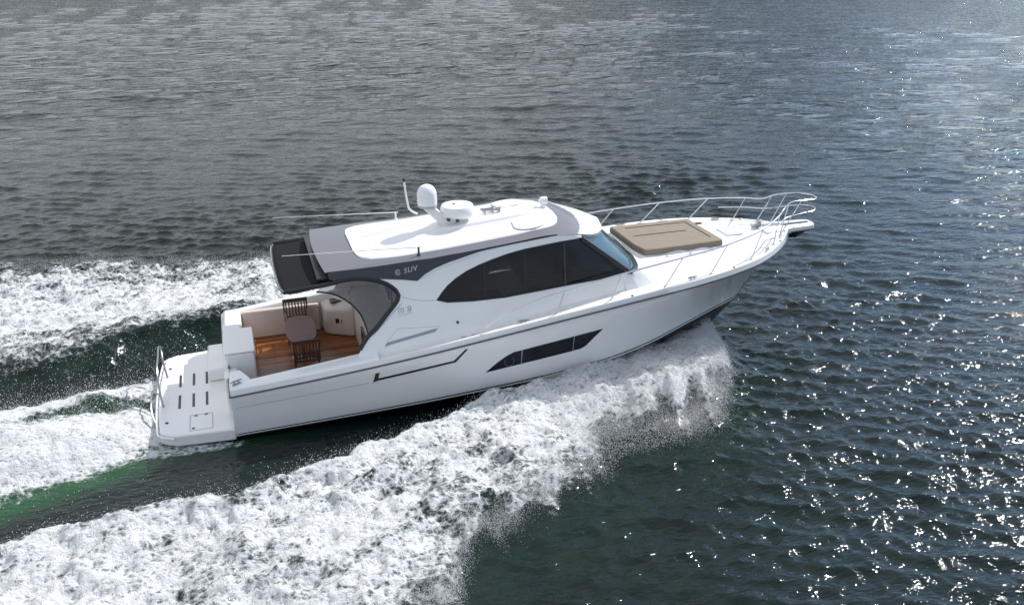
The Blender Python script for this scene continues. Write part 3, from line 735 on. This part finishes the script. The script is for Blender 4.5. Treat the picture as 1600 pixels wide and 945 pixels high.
for y0 in (-1.06, 1.06):
    for xa, xb in ((9.72, 10.32), (10.32, 10.9)):
        mb = MB(); mb.tube(smooth_path([(xa, y0, 2.55), (xa + .02, y0, 2.64), (xa + .10, y0, 2.66), (xb - .10, y0, 2.66), (xb - .02, y0, 2.64), (xb, y0, 2.55)], 4), .013, 6); finish('grab_handle', mb, M['steel'], trunk)
box_part('pad_plinth', (9.14, 11.28, -.92, .92, 2.56, 2.60), M['gel'], trunk, .02)
def cleat(x, y, z, ang=0, L=.13):
    mb = MB(); ca, sa = math.cos(ang), math.sin(ang)
    def tr(a, b, c): return (x + a * ca - b * sa, y + a * sa + b * ca, z + c)
    mb.tube([tr(-L, 0, .055), tr(-L * .6, 0, .065), tr(L * .6, 0, .065), tr(L, 0, .055)], [.010, .017, .017, .010], 6)
    for a in (-.045, .045): mb.tube([tr(a, 0, 0), tr(a, 0, .06)], .016, 6)
    mb.tube([tr(-.09, 0, .004), tr(.09, 0, .004)], .02, 6)
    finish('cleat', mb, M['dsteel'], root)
for s in (-1, 1):
    cleat(5.95, s * 2.17, float(deck_z(5.95)), s * .02)
    cleat(9.9, s * 2.0, float(deck_z(9.9)), -s * .1)
    cleat(.12, s * 1.93, 1.385 if s < 0 else 1.36, .5)
    cleat(12.2, s * 1.25, float(deck_z(12.2)), -s * .6, .10)
    mb = MB(); mb.box(4.62, 4.78, s * 2.16 - .03, s * 2.16 + .03, float(deck_z(4.7)) + .004, float(deck_z(4.7)) + .012); mb.box(4.84, 4.98, s * 2.16 - .03, s * 2.16 + .03, float(deck_z(4.9)) + .004, float(deck_z(4.9)) + .012)
    finish('deck_filler', mb, M['line'], root, smooth=0)
    mb = MB(); mb.lathe([(.05, 1.475), (.055, 1.50), (.02, 1.505)], (1.55, s * 1.98, 0), 14); finish('rod_holder', mb, M['dsteel'], root)
    mb = MB(); mb.lathe([(.03, 1.485), (.033, 1.515), (.02, 1.52)], (1.85, s * 2.02, 0), 12); finish('deck_fitting', mb, M['dsteel'], root)
mb = MB(); mb.box(11.4, 11.62, .86, .96, 2.56, 2.585); finish('deck_fitting', mb, M['black'], root, smooth=0)
for s in (-1, 1):
    for bx in (8.4, 11.0, 12.75):
        mb = MB(); yy = float(sy(bx)) - .075; mb.lathe([(.03, float(sz(bx)) + .12), (.035, float(sz(bx)) + .14), (.015, float(sz(bx)) + .15)], (bx, s * yy, 0), 10); finish('deck_fitting', mb, M['dsteel'], root)

# ================================================================== loose things aboard
def aboard(name, label, cat, p, rz_=0, group=None):
    o_ = empty(name, label, cat, group)
    o_.matrix_world = BM @ Matrix.Translation(p) @ Matrix.Rotation(rz_, 4, 'Z')
    return o_
# sun pad
sp = aboard('sun_pad', 'tan sun pad cushion with dark piping lying on the white foredeck', 'sun pad', (9.14, 0, 2.60))
mb = MB()
def pad_out(z, g):
    return [(.0 - g, .95 + g, z), (-.0 - g, -.45, z), (.10, -.93 - g, z), (.5, -.95 - g, z), (2.10 + g, -.88 - g, z), (2.14 + g, -.80, z), (2.10 + g, .86, z), (2.04, .90 + g, z)]
mb.poly(pad_out(.145, -.02), pad_out(.0, 0)); finish('cushion', mb, M['pad'], sp, bevel=.04, seg=3)
mb = MB()
for a, b in (((.30, .66, .147), (1.88, .62, .147)), ((1.88, .62, .147), (1.92, -.60, .147)), ((.28, .05, .147), (1.6, .03, .147)), ((.02, -.45, .135), (.12, -.45, .02))):
    mb.tube([a, b], .013, 6)
finish('piping', mb, M['padline'], sp)
# table
tb = aboard('cockpit_table', 'round ended brown wooden table on the teak cockpit floor', 'table', (1.56, .30, .72))
mb = MB()
def oval(z, k, a=.33, b=.74, e=3.0):
    return [(k * a * math.copysign(abs(math.cos(t)) ** (2 / e), math.cos(t)), k * b * math.copysign(abs(math.sin(t)) ** (2 / e), math.sin(t)), z) for t in np.linspace(0, 2 * math.pi, 48, endpoint=False)]
mb.poly(oval(.70, 1), oval(.665, .985)); finish('tabletop', mb, M['tablew'], tb, bevel=.008)
mb = MB(); mb.tube([(0, 0, .02), (0, 0, .665)], .05, 14); finish('pedestal', mb, M['dsteel'], tb)
mb = MB(); mb.lathe([(.24, 0), (.24, .02), (.07, .05)], (0, 0, 0), 24); finish('pedestal_foot', mb, M['dsteel'], tb)
# chairs
def make_chair():
    r_ = empty('deck_chair')
    mb = MB()
    for k in range(7): mb.box(-.23 + k * .066, -.23 + k * .066 + .05, -.22, .20, .42, .44)
    mb.box(-.24, .24, -.23, -.20, .40, .419); mb.box(-.24, .24, .18, .21, .40, .419)
    finish('seat', mb, M['wood'], r_, smooth=0)
    mb = MB()
    def bp(x, z): return (x, -.23 - .16 * (z - .44), z)
    for x in (-.26, .26): mb.tube([bp(x, .42), bp(x, .92)], .022, 6)
    mb.poly([bp(-.28, .86), bp(.28, .86), bp(.28, .94), bp(-.28, .94)], [(p[0], p[1] + .03, p[2]) for p in (bp(-.28, .86), bp(.28, .86), bp(.28, .94), bp(-.28, .94))])
    mb.poly([bp(-.26, .50), bp(.26, .50), bp(.26, .54), bp(-.26, .54)], [(p[0], p[1] + .025, p[2]) for p in (bp(-.26, .50), bp(.26, .50), bp(.26, .54), bp(-.26, .54))])
    for k in range(7):
        x = -.21 + k * .07; q = [bp(x - .014, .54), bp(x + .014, .54), bp(x + .014, .865), bp(x - .014, .865)]
        mb.poly(q, [(p[0], p[1] + .015, p[2]) for p in q])
    finish('backrest', mb, M['wood'], r_, smooth=0)
    for sx in (-1, 1):
        for y0, y1, zt in ((.20, -.20, .42), (-.22, .20, .42)):
            mb = MB(); mb.tube([(sx * .245, y0, 0), (sx * .245, y1, .64 if y0 < 0 else zt)], .018, 6); finish('leg', mb, M['wood'], r_)
        mb = MB(); mb.box(sx * .255 - .03, sx * .255 + .03, -.26, .24, .635, .66); finish('armrest', mb, M['wood'], r_, bevel=.008)
    return r_
def copy_tree(o_, parent=None):
    c = o_.copy(); COL.objects.link(c)
    if parent is not None: c.parent = parent
    for ch in list(o_.children): copy_tree(ch, c)
    return c
ch1 = make_chair(); ch2 = copy_tree(ch1)
for c, lab, p, a in ((ch1, 'dark slatted wooden chair on the far side of the cockpit table', (1.56, 1.22, .72), math.pi), (ch2, 'dark slatted wooden chair on the near side of the cockpit table, mostly shaded', (1.58, -.62, .72), 0)):
    c['label'] = lab; c['category'] = 'chair'; c['group'] = 'wooden chairs in the cockpit'
    c.matrix_world = BM @ Matrix.Translation(p) @ Matrix.Rotation(a, 4, 'Z')

# ================================================================== WATER
def hash2(ix, iy, seed):
    h = (ix.astype(np.int64) * 374761393 + iy.astype(np.int64) * 668265263 + seed * 1442695041) & 0x7fffffff
    h = ((h ^ (h >> 13)) * 1274126177) & 0x7fffffff
    return ((h ^ (h >> 16)) & 0xffff) / 65535.0
def vnoise(x, y, seed=0):
    ix, iy = np.floor(x), np.floor(y); fx, fy = x - ix, y - iy
    u, v = fx * fx * fx * (fx * (fx * 6 - 15) + 10), fy * fy * fy * (fy * (fy * 6 - 15) + 10)
    a, b = hash2(ix, iy, seed), hash2(ix + 1, iy, seed); c, d = hash2(ix, iy + 1, seed), hash2(ix + 1, iy + 1, seed)
    return (a + (b - a) * u) * (1 - v) + (c + (d - c) * u) * v
def fbm(x, y, oct=5, seed=0, gain=.5):
    s, a, t = 0, 1.0, 0
    for k in range(oct):
        s = s + a * vnoise(x * 2 ** k + 17.3 * k, y * 2 ** k - 9.1 * k, seed + k); t += a; a *= gain
    return s / t
def sstep(a, b, x):
    t = np.clip((x - a) / (b - a), 0, 1); return t * t * (3 - 2 * t)

XI = [-60, -7, -4, -1.4, 0, 1.2, 2.2, 3.4, 4.9, 5.8, 7.4, 9.1, 10.3, 11.0, 11.45]
YI = [26, 5.6, 4.5, 4.0, 3.9, 3.5, 3.15, 2.6, 2.0, 1.85, 1.55, 1.25, .85, .35, 0]
XO = [-60, -6, 1.5, 2.5, 3.0, 3.4, 3.8, 4.3, 5.2, 5.5, 6.4, 7, 8.3, 9.6, 10.5, 11.1, 11.5]
YO = [34, 10.4, 9.2, 8.6, 8.2, 7.7, 7.1, 6.8, 6.4, 6.0, 5.6, 4.9, 4.75, 4.25, 2.95, 1.65, .1]

def wake(X, Y):
    """height, foam density, aerated green, calm factor"""
    s = np.abs(Y)
    n1 = fbm(X * .55, Y * .55, 5, 11) - .5
    n2 = fbm(X * 1.7, Y * 1.7, 4, 23) - .5
    yport = np.interp(X, [-8, -5, -3.5, -2, -.5, 1], [-3.7, -2.8, -2.1, -1.35, -.75, -.3])
    yi = np.interp(X, XI, YI) + np.where(Y < 0, np.interp(X, [-8, 4, 8, 10.5, 11.2], [.62, .5, .22, .03, .0]), yport) + .55 * n1 * sstep(10, 5, X) + .35 * n2
    yo = np.interp(X, XO, YO) + 1.5 * n1 + 1.0 * n2 + 1.1 * (fbm(X * 2.8 + s * .9, s * .3, 4, 171) - .5) * sstep(11.2, 9.5, X)
    on = sstep(11.55, 11.1, X)
    band = sstep(-.22, .28, s - yi) * sstep(-.05, 1.0, yo - s) * on
    width = np.maximum(yo - yi, .3)
    u = (s - yi) / width
    H = np.interp(X, [-60, -8, -2, 2, 5, 8, 10, 11.2, 11.5], [.05, .32, .40, .40, .34, .28, .22, .10, 0])
    ridge = sstep(-.55, .35, s - yi) * np.exp(-np.clip(s - yi - .3, 0, 9) / 1.5)
    h = H * ridge + .10 * band * sstep(.0, .3, 1 - u)
    lump = fbm(X * 1.1, Y * 1.1, 6, 41) - .5
    lump2 = fbm(X * 3.1, Y * 3.1, 5, 57) - .5
    h = h + band * (.26 * lump + .20 * lump2 + .10 * (fbm(X * 8, Y * 8, 3, 63) - .5))
    # density: thin streaks and holes towards the outer / aft part
    dens = band * (1.0 - .25 * sstep(.45, 1.0, u)) * np.where(Y > 0, .45 + .55 * sstep(-.1, 1.1, s - yi), 1)
    holes = fbm(X * 1.25 + 3, Y * 1.6, 5, 77)
    dens = dens - band * .34 * sstep(.57, .75, holes) * sstep(7.5, 2.0, X) - .14 * band * sstep(.35, .65, fbm(X * 2.6, Y * 3.0, 4, 78))
    # trough beside and behind the hull
    # flow lanes: along the band aft, thrown outwards near the bow
    aft = sstep(7.5, 4.5, X)
    lane = aft * fbm(X * .45 + 7, (s - .45 * yi - .5 * yo) * 2.6, 5, 151) + (1 - aft) * fbm(X * 2.6 + s * 1.2, s * .55 - X * .3, 5, 163)
    dens = dens - .34 * band * sstep(.50, .74, lane) * (.10 + .90 * aft)
    h = h + band * (lane - .5) * (.22 + .12 * aft)
    h = h + np.interp(X, [4, 7, 9, 10.3, 11, 11.4], [0, .20, .34, .32, .14, 0]) * np.exp(-((u - .42) / .30) ** 2)
    tr = sstep(.25, -.5, s - yi) * sstep(10, 6, X)
    h = h - .10 * tr
    calm = 1 - .80 * tr * sstep(-9, -3, X) - .35 * band
    # prop wash behind the transom, drifting to starboard
    xa = np.clip(-.9 - X, 0, 60)
    c = -.10 - .36 * xa; wv = 1.75 + .03 * xa
    d = (Y - c) / wv
    on2 = sstep(-.7, -1.5, X)
    e = d + .30 * n1 + .25 * n2
    core = sstep(1.12, .80, np.abs(e)) * on2
    hp = np.interp(xa, [0, .6, 2, 4, 8, 60], [.0, .18, .48, .55, .40, .05])
    h = h + hp * np.exp(-(d / .85) ** 4) * on2 + core * (.30 * lump + .18 * lump2)
    gap = np.exp(-((Y - (c + .50 + .5 * n2)) / (np.interp(X, [-4.2, -1.7], [.14, .42]) * (1 + 1.6 * n1))) ** 2) * sstep(.30, .55, fbm(X * 2.3, Y * 2.3, 4, 131) + .12) * sstep(-1.45, -1.8, X) * sstep(-5.0, -3.4, X)
    h = h - .16 * gap
    foam2 = core * (1 - .95 * gap)
    dens = np.maximum(dens, foam2)
    # foam sheet at the platform's starboard quarter
    q = sstep(.5, .0, np.abs(Y + 2.02) / .42 - .2) * sstep(.35, -.4, X) * sstep(-2.6, -1.6, X)
    dens = np.maximum(dens, .72 * q)
    # droplets strewn over the port trough
    sp_ = sstep(.5, 1.6, Y - (c + wv)) * sstep(.1, -.4, s - yi) * on2
    spk = sstep(.60, .72, fbm(X * 4.5, Y * 4.5, 3, 91)) * sp_
    dens = np.maximum(dens, .55 * spk)
    # spray-wetted strip hard against the bow
    dens = np.clip(dens, 0, 1)
    gr = .72 * np.exp(-(np.minimum(0, d + 1.10) / .20) ** 2) * sstep(-.6, -1.1, d) * np.interp(X, [-9, -5, -3.0, -1.5, .5, 2], [.4, 1, .95, .6, .25, 0])
    gr = np.maximum(gr, .22 * gap * on2)
    gr = np.maximum(gr, .10 * np.exp(-((s - yi + .12) / .26) ** 2) * (Y > 0) * sstep(1.5, -1.0, X))
    gr = np.maximum(gr, .05 * sstep(1.6, .2, np.abs(s - yo - .3)) * (Y < 0) * on * sstep(0, 4, X))
    return h, dens, np.clip(gr, 0, 1), np.clip(calm, .1, 1)

# ambient chop: many short trains, most running towards the camera
WV = []
for k in range(110):
    lam = math.exp(rng.uniform(math.log(.17), math.log(.85))) if k < 84 else (rng.uniform(.85, 1.8) if k < 104 else rng.uniform(1.8, 5.0))
    th = R(73 + 180) + rng.normal(0, .55) + (rng.uniform(-1.2, 1.2) if lam < .5 else 0)
    amp = (.0070 if lam < .85 else .0034) * min(lam, 1.5) * rng.uniform(.5, 1.4)
    WV.append((2 * math.pi / lam, th, amp, rng.uniform(0, 6.28), lam))

SWELL = []
for k in range(30):
    lam = rng.uniform(1.4, 4.2); SWELL.append((2 * math.pi / lam, R(253) + rng.normal(0, .38), .0048 * lam * rng.uniform(.5, 1.3), rng.uniform(0, 6.28), lam))

def axis_coords(a, b, step, far, grow):
    c = list(np.arange(a, b + step * .5, step))
    s_ = step
    while c[-1] < far[1]: s_ *= grow if c[-1] < 150 else 1.05; c.append(c[-1] + s_)
    s_ = step
    while c[0] > far[0]: s_ *= grow if c[0] > -60 else 1.06; c.insert(0, c[0] - s_)
    return np.array(c)
gx = axis_coords(-6.6, 15.5, .05, (-2200, 2200), 1.020)
gy = axis_coords(-11.5, 12.5, .05, (-400, 3200), 1.0105)
NX, NY = len(gx), len(gy)
GX, GY = np.meshgrid(gx, gy)
SPx, SPy = np.meshgrid(np.gradient(gx), np.gradient(gy))
SP = np.maximum(SPx, SPy)
hW, dens, green, calm = wake(GX, GY)
Z = np.zeros_like(GX); DX = np.zeros_like(GX); DY = np.zeros_like(GX)
gust = .80 + .60 * (fbm(GX * .11, GY * .16, 3, 5) - .5) * 2
open_sea = .28 + .72 * sstep(8, 45, GY)
for n_w, (k, th, a, ph, lam) in enumerate(WV + SWELL):
    fade = np.clip((lam / SP - 2.6) / 2.5, 0, 1)
    if fade.max() <= 0: continue
    c_, s_ = math.cos(th), math.sin(th)
    arg = k * (c_ * GX + s_ * GY) + ph
    A = a * fade * calm * gust * (open_sea if n_w >= len(WV) else 1)
    Z += A * np.sin(arg)
    q = .9 * A * np.cos(arg)
    DX += q * c_; DY += q * s_
near = (SP < .6)
Z = Z + hW
PX, PY = GX + DX, GY + DY
# keep the sea out of the hull
def halfbeam(x):
    return np.where((x > -.05) & (x < 11.4), np.interp(x, [-.05, 6, 8, 9, 10, 10.8, 11.4], [1.95, 1.9, 1.7, 1.35, .9, .45, .05]), 0)
hb = halfbeam(PX)
ins = sstep(.12, -.12, np.abs(PY) - hb) * (hb > 0)
Z = Z * (1 - ins) + ins * np.minimum(Z, -.10)
dens = dens * (1 - ins)
plt_ = sstep(.1, -.1, np.abs(PY) - 1.9) * sstep(-1.75, -1.5, PX) * sstep(.1, 0, PX)
Z = Z * (1 - plt_) + np.minimum(Z, .02) * plt_
co = np.stack([PX, PY, Z], -1).reshape(-1, 3).astype(np.float32)
idx = np.arange(NX * NY).reshape(NY, NX)
quads = np.stack([idx[:-1, :-1], idx[:-1, 1:], idx[1:, 1:], idx[1:, :-1]], -1).reshape(-1, 4)
fd = dens.reshape(-1)[quads].max(1)

def raw_mesh(name, co_, quads_, attrs, m):
    used = np.unique(quads_); remap = np.full(len(co_), -1, np.int64); remap[used] = np.arange(len(used))
    q = remap[quads_].astype(np.int32); v = co_[used]
    me = bpy.data.meshes.new(name)
    me.vertices.add(len(v)); me.vertices.foreach_set('co', v.ravel())
    me.loops.add(q.size); me.loops.foreach_set('vertex_index', q.ravel())
    me.polygons.add(len(q)); me.polygons.foreach_set('loop_start', np.arange(0, q.size, q.shape[1], dtype=np.int32))
    me.polygons.foreach_set('loop_total', np.full(len(q), q.shape[1], np.int32))
    me.polygons.foreach_set('use_smooth', np.ones(len(q), bool))
    for an, av in attrs.items():
        at = me.attributes.new(an, 'FLOAT', 'POINT'); at.data.foreach_set('value', av.reshape(-1)[used].astype(np.float32))
    me.update(calc_edges=True)
    me.materials.append(m)
    o_ = bpy.data.objects.new(name, me); COL.objects.link(o_)
    return o_

def water_mat():
    m, nt, p = new_mat('sea water and foam')
    N, L = nt.nodes, nt.links
    geo = N.new('ShaderNodeNewGeometry')
    def noise(scale, detail, rough=.5, vec=None, dist=0):
        n_ = N.new('ShaderNodeTexNoise'); n_.inputs['Scale'].default_value = scale; n_.inputs['Detail'].default_value = detail
        n_.inputs['Roughness'].default_value = rough; n_.inputs['Distortion'].default_value = dist
        L.new(vec if vec else geo.outputs['Position'], n_.inputs['Vector']); return n_
    def math_(op, a, b=None, c=None):
        n_ = N.new('ShaderNodeMath'); n_.operation = op
        for i, v in enumerate((a, b, c)):
            if v is None: continue
            if isinstance(v, (int, float)): n_.inputs[i].default_value = v
            else: L.new(v, n_.inputs[i])
        return n_.outputs[0]
    mp = N.new('ShaderNodeMapping'); mp.inputs['Rotation'].default_value = (0, 0, R(17)); mp.inputs['Scale'].default_value = (.55, 1.25, 1)
    L.new(geo.outputs['Position'], mp.inputs['Vector'])
    at = N.new('ShaderNodeAttribute'); at.attribute_name = 'foam'
    ag = N.new('ShaderNodeAttribute'); ag.attribute_name = 'green'
    # ripples
    r1 = noise(1.35, 2, .5, mp.outputs['Vector'], .4)
    r2 = noise(6.0, 2, .5, mp.outputs['Vector'], .5)
    af = N.new('ShaderNodeAttribute'); af.attribute_name = 'coarse'
    r0 = noise(.55, 2, .5, mp.outputs['Vector'], .4)
    r3 = noise(13, 2, .5, mp.outputs['Vector'], .3)
    hsum = math_('MULTIPLY_ADD', math_('MULTIPLY', r0.outputs['Fac'], af.outputs['Fac']), .26, math_('ADD', math_('MULTIPLY', r3.outputs['Fac'], math_('MULTIPLY_ADD', af.outputs['Fac'], -.006, .0130)), math_('ADD', math_('MULTIPLY', math_('MULTIPLY', r1.outputs['Fac'], af.outputs['Fac']), .30), math_('MULTIPLY', r2.outputs['Fac'], math_('MULTIPLY_ADD', af.outputs['Fac'], .004, .033)))))
    bw = N.new('ShaderNodeBump'); bw.inputs['Strength'].default_value = 1.0; bw.inputs['Distance'].default_value = 1.0
    L.new(hsum, bw.inputs['Height'])
    # foam cover
    mpf = N.new('ShaderNodeMapping'); mpf.inputs['Rotation'].default_value = (0, 0, R(-22)); mpf.inputs['Scale'].default_value = (.42, 1.35, 1)
    L.new(geo.outputs['Position'], mpf.inputs['Vector'])
    f1 = noise(5.5, 9, .70, mpf.outputs['Vector'], .8)
    f2 = noise(26, 5, .7)
    v1 = N.new('ShaderNodeTexVoronoi'); v1.feature = 'F1'; v1.inputs['Scale'].default_value = 9.0
    nd = noise(6, 4, .6)
    mxv = N.new('ShaderNodeMixRGB'); mxv.blend_type = 'LINEAR_LIGHT'; mxv.inputs['Fac'].default_value = .12
    L.new(geo.outputs['Position'], mxv.inputs['Color1']); L.new(nd.outputs['Color'], mxv.inputs['Color2']); L.new(mxv.outputs['Color'], v1.inputs['Vector'])
    cell = math_('MULTIPLY', v1.outputs['Distance'], .35)
    nn = math_('ADD', math_('MULTIPLY', f1.outputs['Fac'], .75), math_('ADD', math_('MULTIPLY', f2.outputs['Fac'], .30), cell))
    raw = math_('ADD', math_('MULTIPLY', at.outputs['Fac'], 1.12), math_('MULTIPLY', math_('SUBTRACT', nn, .66), 2.5))
    ss = N.new('ShaderNodeMapRange'); ss.interpolation_type = 'SMOOTHSTEP'
    ss.inputs['From Min'].default_value = .26; ss.inputs['From Max'].default_value = 1.12
    L.new(math_('MULTIPLY', raw, math_('MINIMUM', math_('MULTIPLY', at.outputs['Fac'], 6), 1.0)), ss.inputs['Value'])
    # water body colour
    wc = N.new('ShaderNodeMixRGB'); wc.inputs['Color1'].default_value = (.0055, .0125, .0105, 1); wc.inputs['Color2'].default_value = (.030, .105, .044, 1)
    L.new(ag.outputs['Fac'], wc.inputs['Fac'])
    p.inputs['Roughness'].default_value = .05
    p.inputs['IOR'].default_value = 1.333
    L.new(wc.outputs['Color'], p.inputs['Base Color'])
    L.new(bw.outputs['Normal'], p.inputs['Normal'])
    fo = N.new('ShaderNodeBsdfPrincipled')
    fo.inputs['Roughness'].default_value = .6
    fo.inputs['Specular IOR Level'].default_value = .25
    fc = N.new('ShaderNodeMixRGB'); fc.inputs['Color1'].default_value = (.40, .45, .455, 1); fc.inputs['Color2'].default_value = (.82, .83, .83, 1)
    s2 = N.new('ShaderNodeMapRange'); s2.inputs['From Min'].default_value = .45; s2.inputs['From Max'].default_value = 1.14
    L.new(raw, s2.inputs['Value']); L.new(s2.outputs['Result'], fc.inputs['Fac']); L.new(fc.outputs['Color'], fo.inputs['Base Color'])
    bf = N.new('ShaderNodeBump'); bf.inputs['Strength'].default_value = .9; bf.inputs['Distance'].default_value = .15
    L.new(nn, bf.inputs['Height']); L.new(bf.outputs['Normal'], fo.inputs['Normal'])
    mx = N.new('ShaderNodeMixShader')
    L.new(ss.outputs['Result'], mx.inputs['Fac']); L.new(p.outputs[0], mx.inputs[1]); L.new(fo.outputs[0], mx.inputs[2])
    L.new(mx.outputs[0], N['Material Output'].inputs['Surface'])
    return m
M['water'] = water_mat()
att = {'foam': dens, 'green': green, 'coarse': sstep(.06, .45, SP)}
isf = fd > .16
sea = raw_mesh('sea_water', co, quads[~isf], att, M['water']); sea['kind'] = 'structure'
foam = raw_mesh('wake_foam', co, quads[isf], att, M['water']); foam['kind'] = 'stuff'
foam['label'] = 'churned white foam of the bow wave and wake'; foam['category'] = 'foam'

# ------------------------------------------------------------------ spray droplets
def drops(n, sampler, rmin, rmax):
    p = sampler(n); r = rmin + (rmax - rmin) * rng.random(len(p)) ** 2.5
    return p, r
wake_h = lambda x, y: wake(x, y)[0]
PTS, RAD = [], []
def add_drops(x, y, zadd, rmin, rmax):
    z = wake_h(x, y) + zadd
    PTS.append(np.stack([x, y, z], -1)); RAD.append(rmin + (rmax - rmin) * rng.random(len(x)) ** 2.5)
# outer lip of both bow waves
for s, n_ in ((-1, 110000), (1, 30000)):
    x = rng.uniform(1.0 if s < 0 else -6, 11.3, n_); yo = np.interp(x, XO, YO)
    n1 = fbm(x * .55, s * yo * .55, 5, 11) - .5; n2 = fbm(x * 1.7, s * yo * 1.7, 4, 23) - .5
    y = s * (yo + 1.5 * n1 + 1.0 * n2 - .72 + rng.normal(0, .22, n_) + rng.exponential(.11, n_) * np.where(x > 7, 2.0, 1.0))
    add_drops(x, y, rng.exponential(.09, n_), .0013, .0055)
# bow sheet thrown off the chine
n_ = 150000
x = 11.3 - rng.random(n_) ** 1.3 * 5.0; yi = np.interp(x, XI, YI); yo = np.interp(x, XO, YO); u = rng.random(n_) ** 1.2
for s in (-1, 1):
    m_ = rng.random(n_) < (.8 if s < 0 else .3)
    add_drops(x[m_], s * (yi + u * (yo - yi) * 1.02)[m_] + rng.normal(0, .12, m_.sum()), np.minimum(rng.exponential(.17, m_.sum()), .42) * (1.1 - u[m_]) * np.where(u[m_] < .22, .35, 1.0) + .03, .0018, .0070)
# inner crests
for s, n_ in ((-1, 9000), (1, 9000)):
    x = rng.uniform(-6, 8, n_); y = s * (np.interp(x, XI, YI) + rng.normal(.15, .32, n_)); add_drops(x, y, rng.exponential(.05, n_), .0025, .009)
# port trough speckle and prop wash
n_ = 9000; x = rng.uniform(-6.4, -.6, n_); y = rng.uniform(-.3, 4.0, n_) ; add_drops(x, y, rng.exponential(.06, n_), .0025, .009)
n_ = 9000; x = rng.uniform(-6.4, -1.2, n_); y = -.1 - .36 * np.clip(-.9 - x, 0, 60) + rng.normal(0, 1.2, n_); add_drops(x, y, rng.exponential(.07, n_), .0025, .009)
DP = np.concatenate(PTS); DR = np.concatenate(RAD)
keep = ~((np.abs(DP[:, 1]) < halfbeam(DP[:, 0]) + .12) & (DP[:, 0] > -.1)) & ~((DP[:, 0] > -1.7) & (DP[:, 0] < 0) & (np.abs(DP[:, 1]) < 2.1))
DP, DR = DP[keep], DR[keep]
ov = np.array([(1, 1, 1), (1, -1, -1), (-1, 1, -1), (-1, -1, 1)], np.float32) * .8
of = np.array([(0, 1, 2), (0, 3, 1), (0, 2, 3), (1, 3, 2)])
dv = (DP[:, None, :] + ov[None] * DR[:, None, None]).reshape(-1, 3).astype(np.float32)
df = (of[None] + 4 * np.arange(len(DP))[:, None, None]).reshape(-1, 3)
M['drop'] = mat('white spray', (.74, .75, .76), .5)
spray = raw_mesh('spray', dv, df, {}, M['drop']); spray['kind'] = 'stuff'
spray['label'] = 'fine white droplets flying off the bow wave and wake'; spray['category'] = 'spray'

# ------------------------------------------------------------------ wooded hills round the bay (beyond the frame, seen in the far water)
mb = MB(); rows = []
angs = np.linspace(R(18), R(172), 150)
for q, (dist, f) in enumerate(((330, 0), (345, .25), (380, .62), (430, .9), (500, 1.0), (640, .55), (760, 0))):
    hgt = 30 * np.exp(-((angs - R(58)) / R(9)) ** 2) + 17 * (.45 + .9 * fbm(np.cos(angs) * 3.1 + 5, np.sin(angs) * 3.1, 5, 301))
    jit = fbm(angs * 30, angs * 0 + q * 3.1, 4, 307) - .5
    rows.append([(dist * (1 + .05 * jit[i]) * math.cos(a), dist * (1 + .05 * jit[i]) * math.sin(a), (hgt[i] * f + 9 * jit[i] * f) if f else -.6) for i, a in enumerate(angs)])
mb.grid(rows)
M['hill'] = mat('wooded hillside', (.030, .040, .030), .9, var=.45, vscale=.12, bump=.0)
hills = finish('hills', mb, M['hill'], None, smooth=60); hills['kind'] = 'structure'
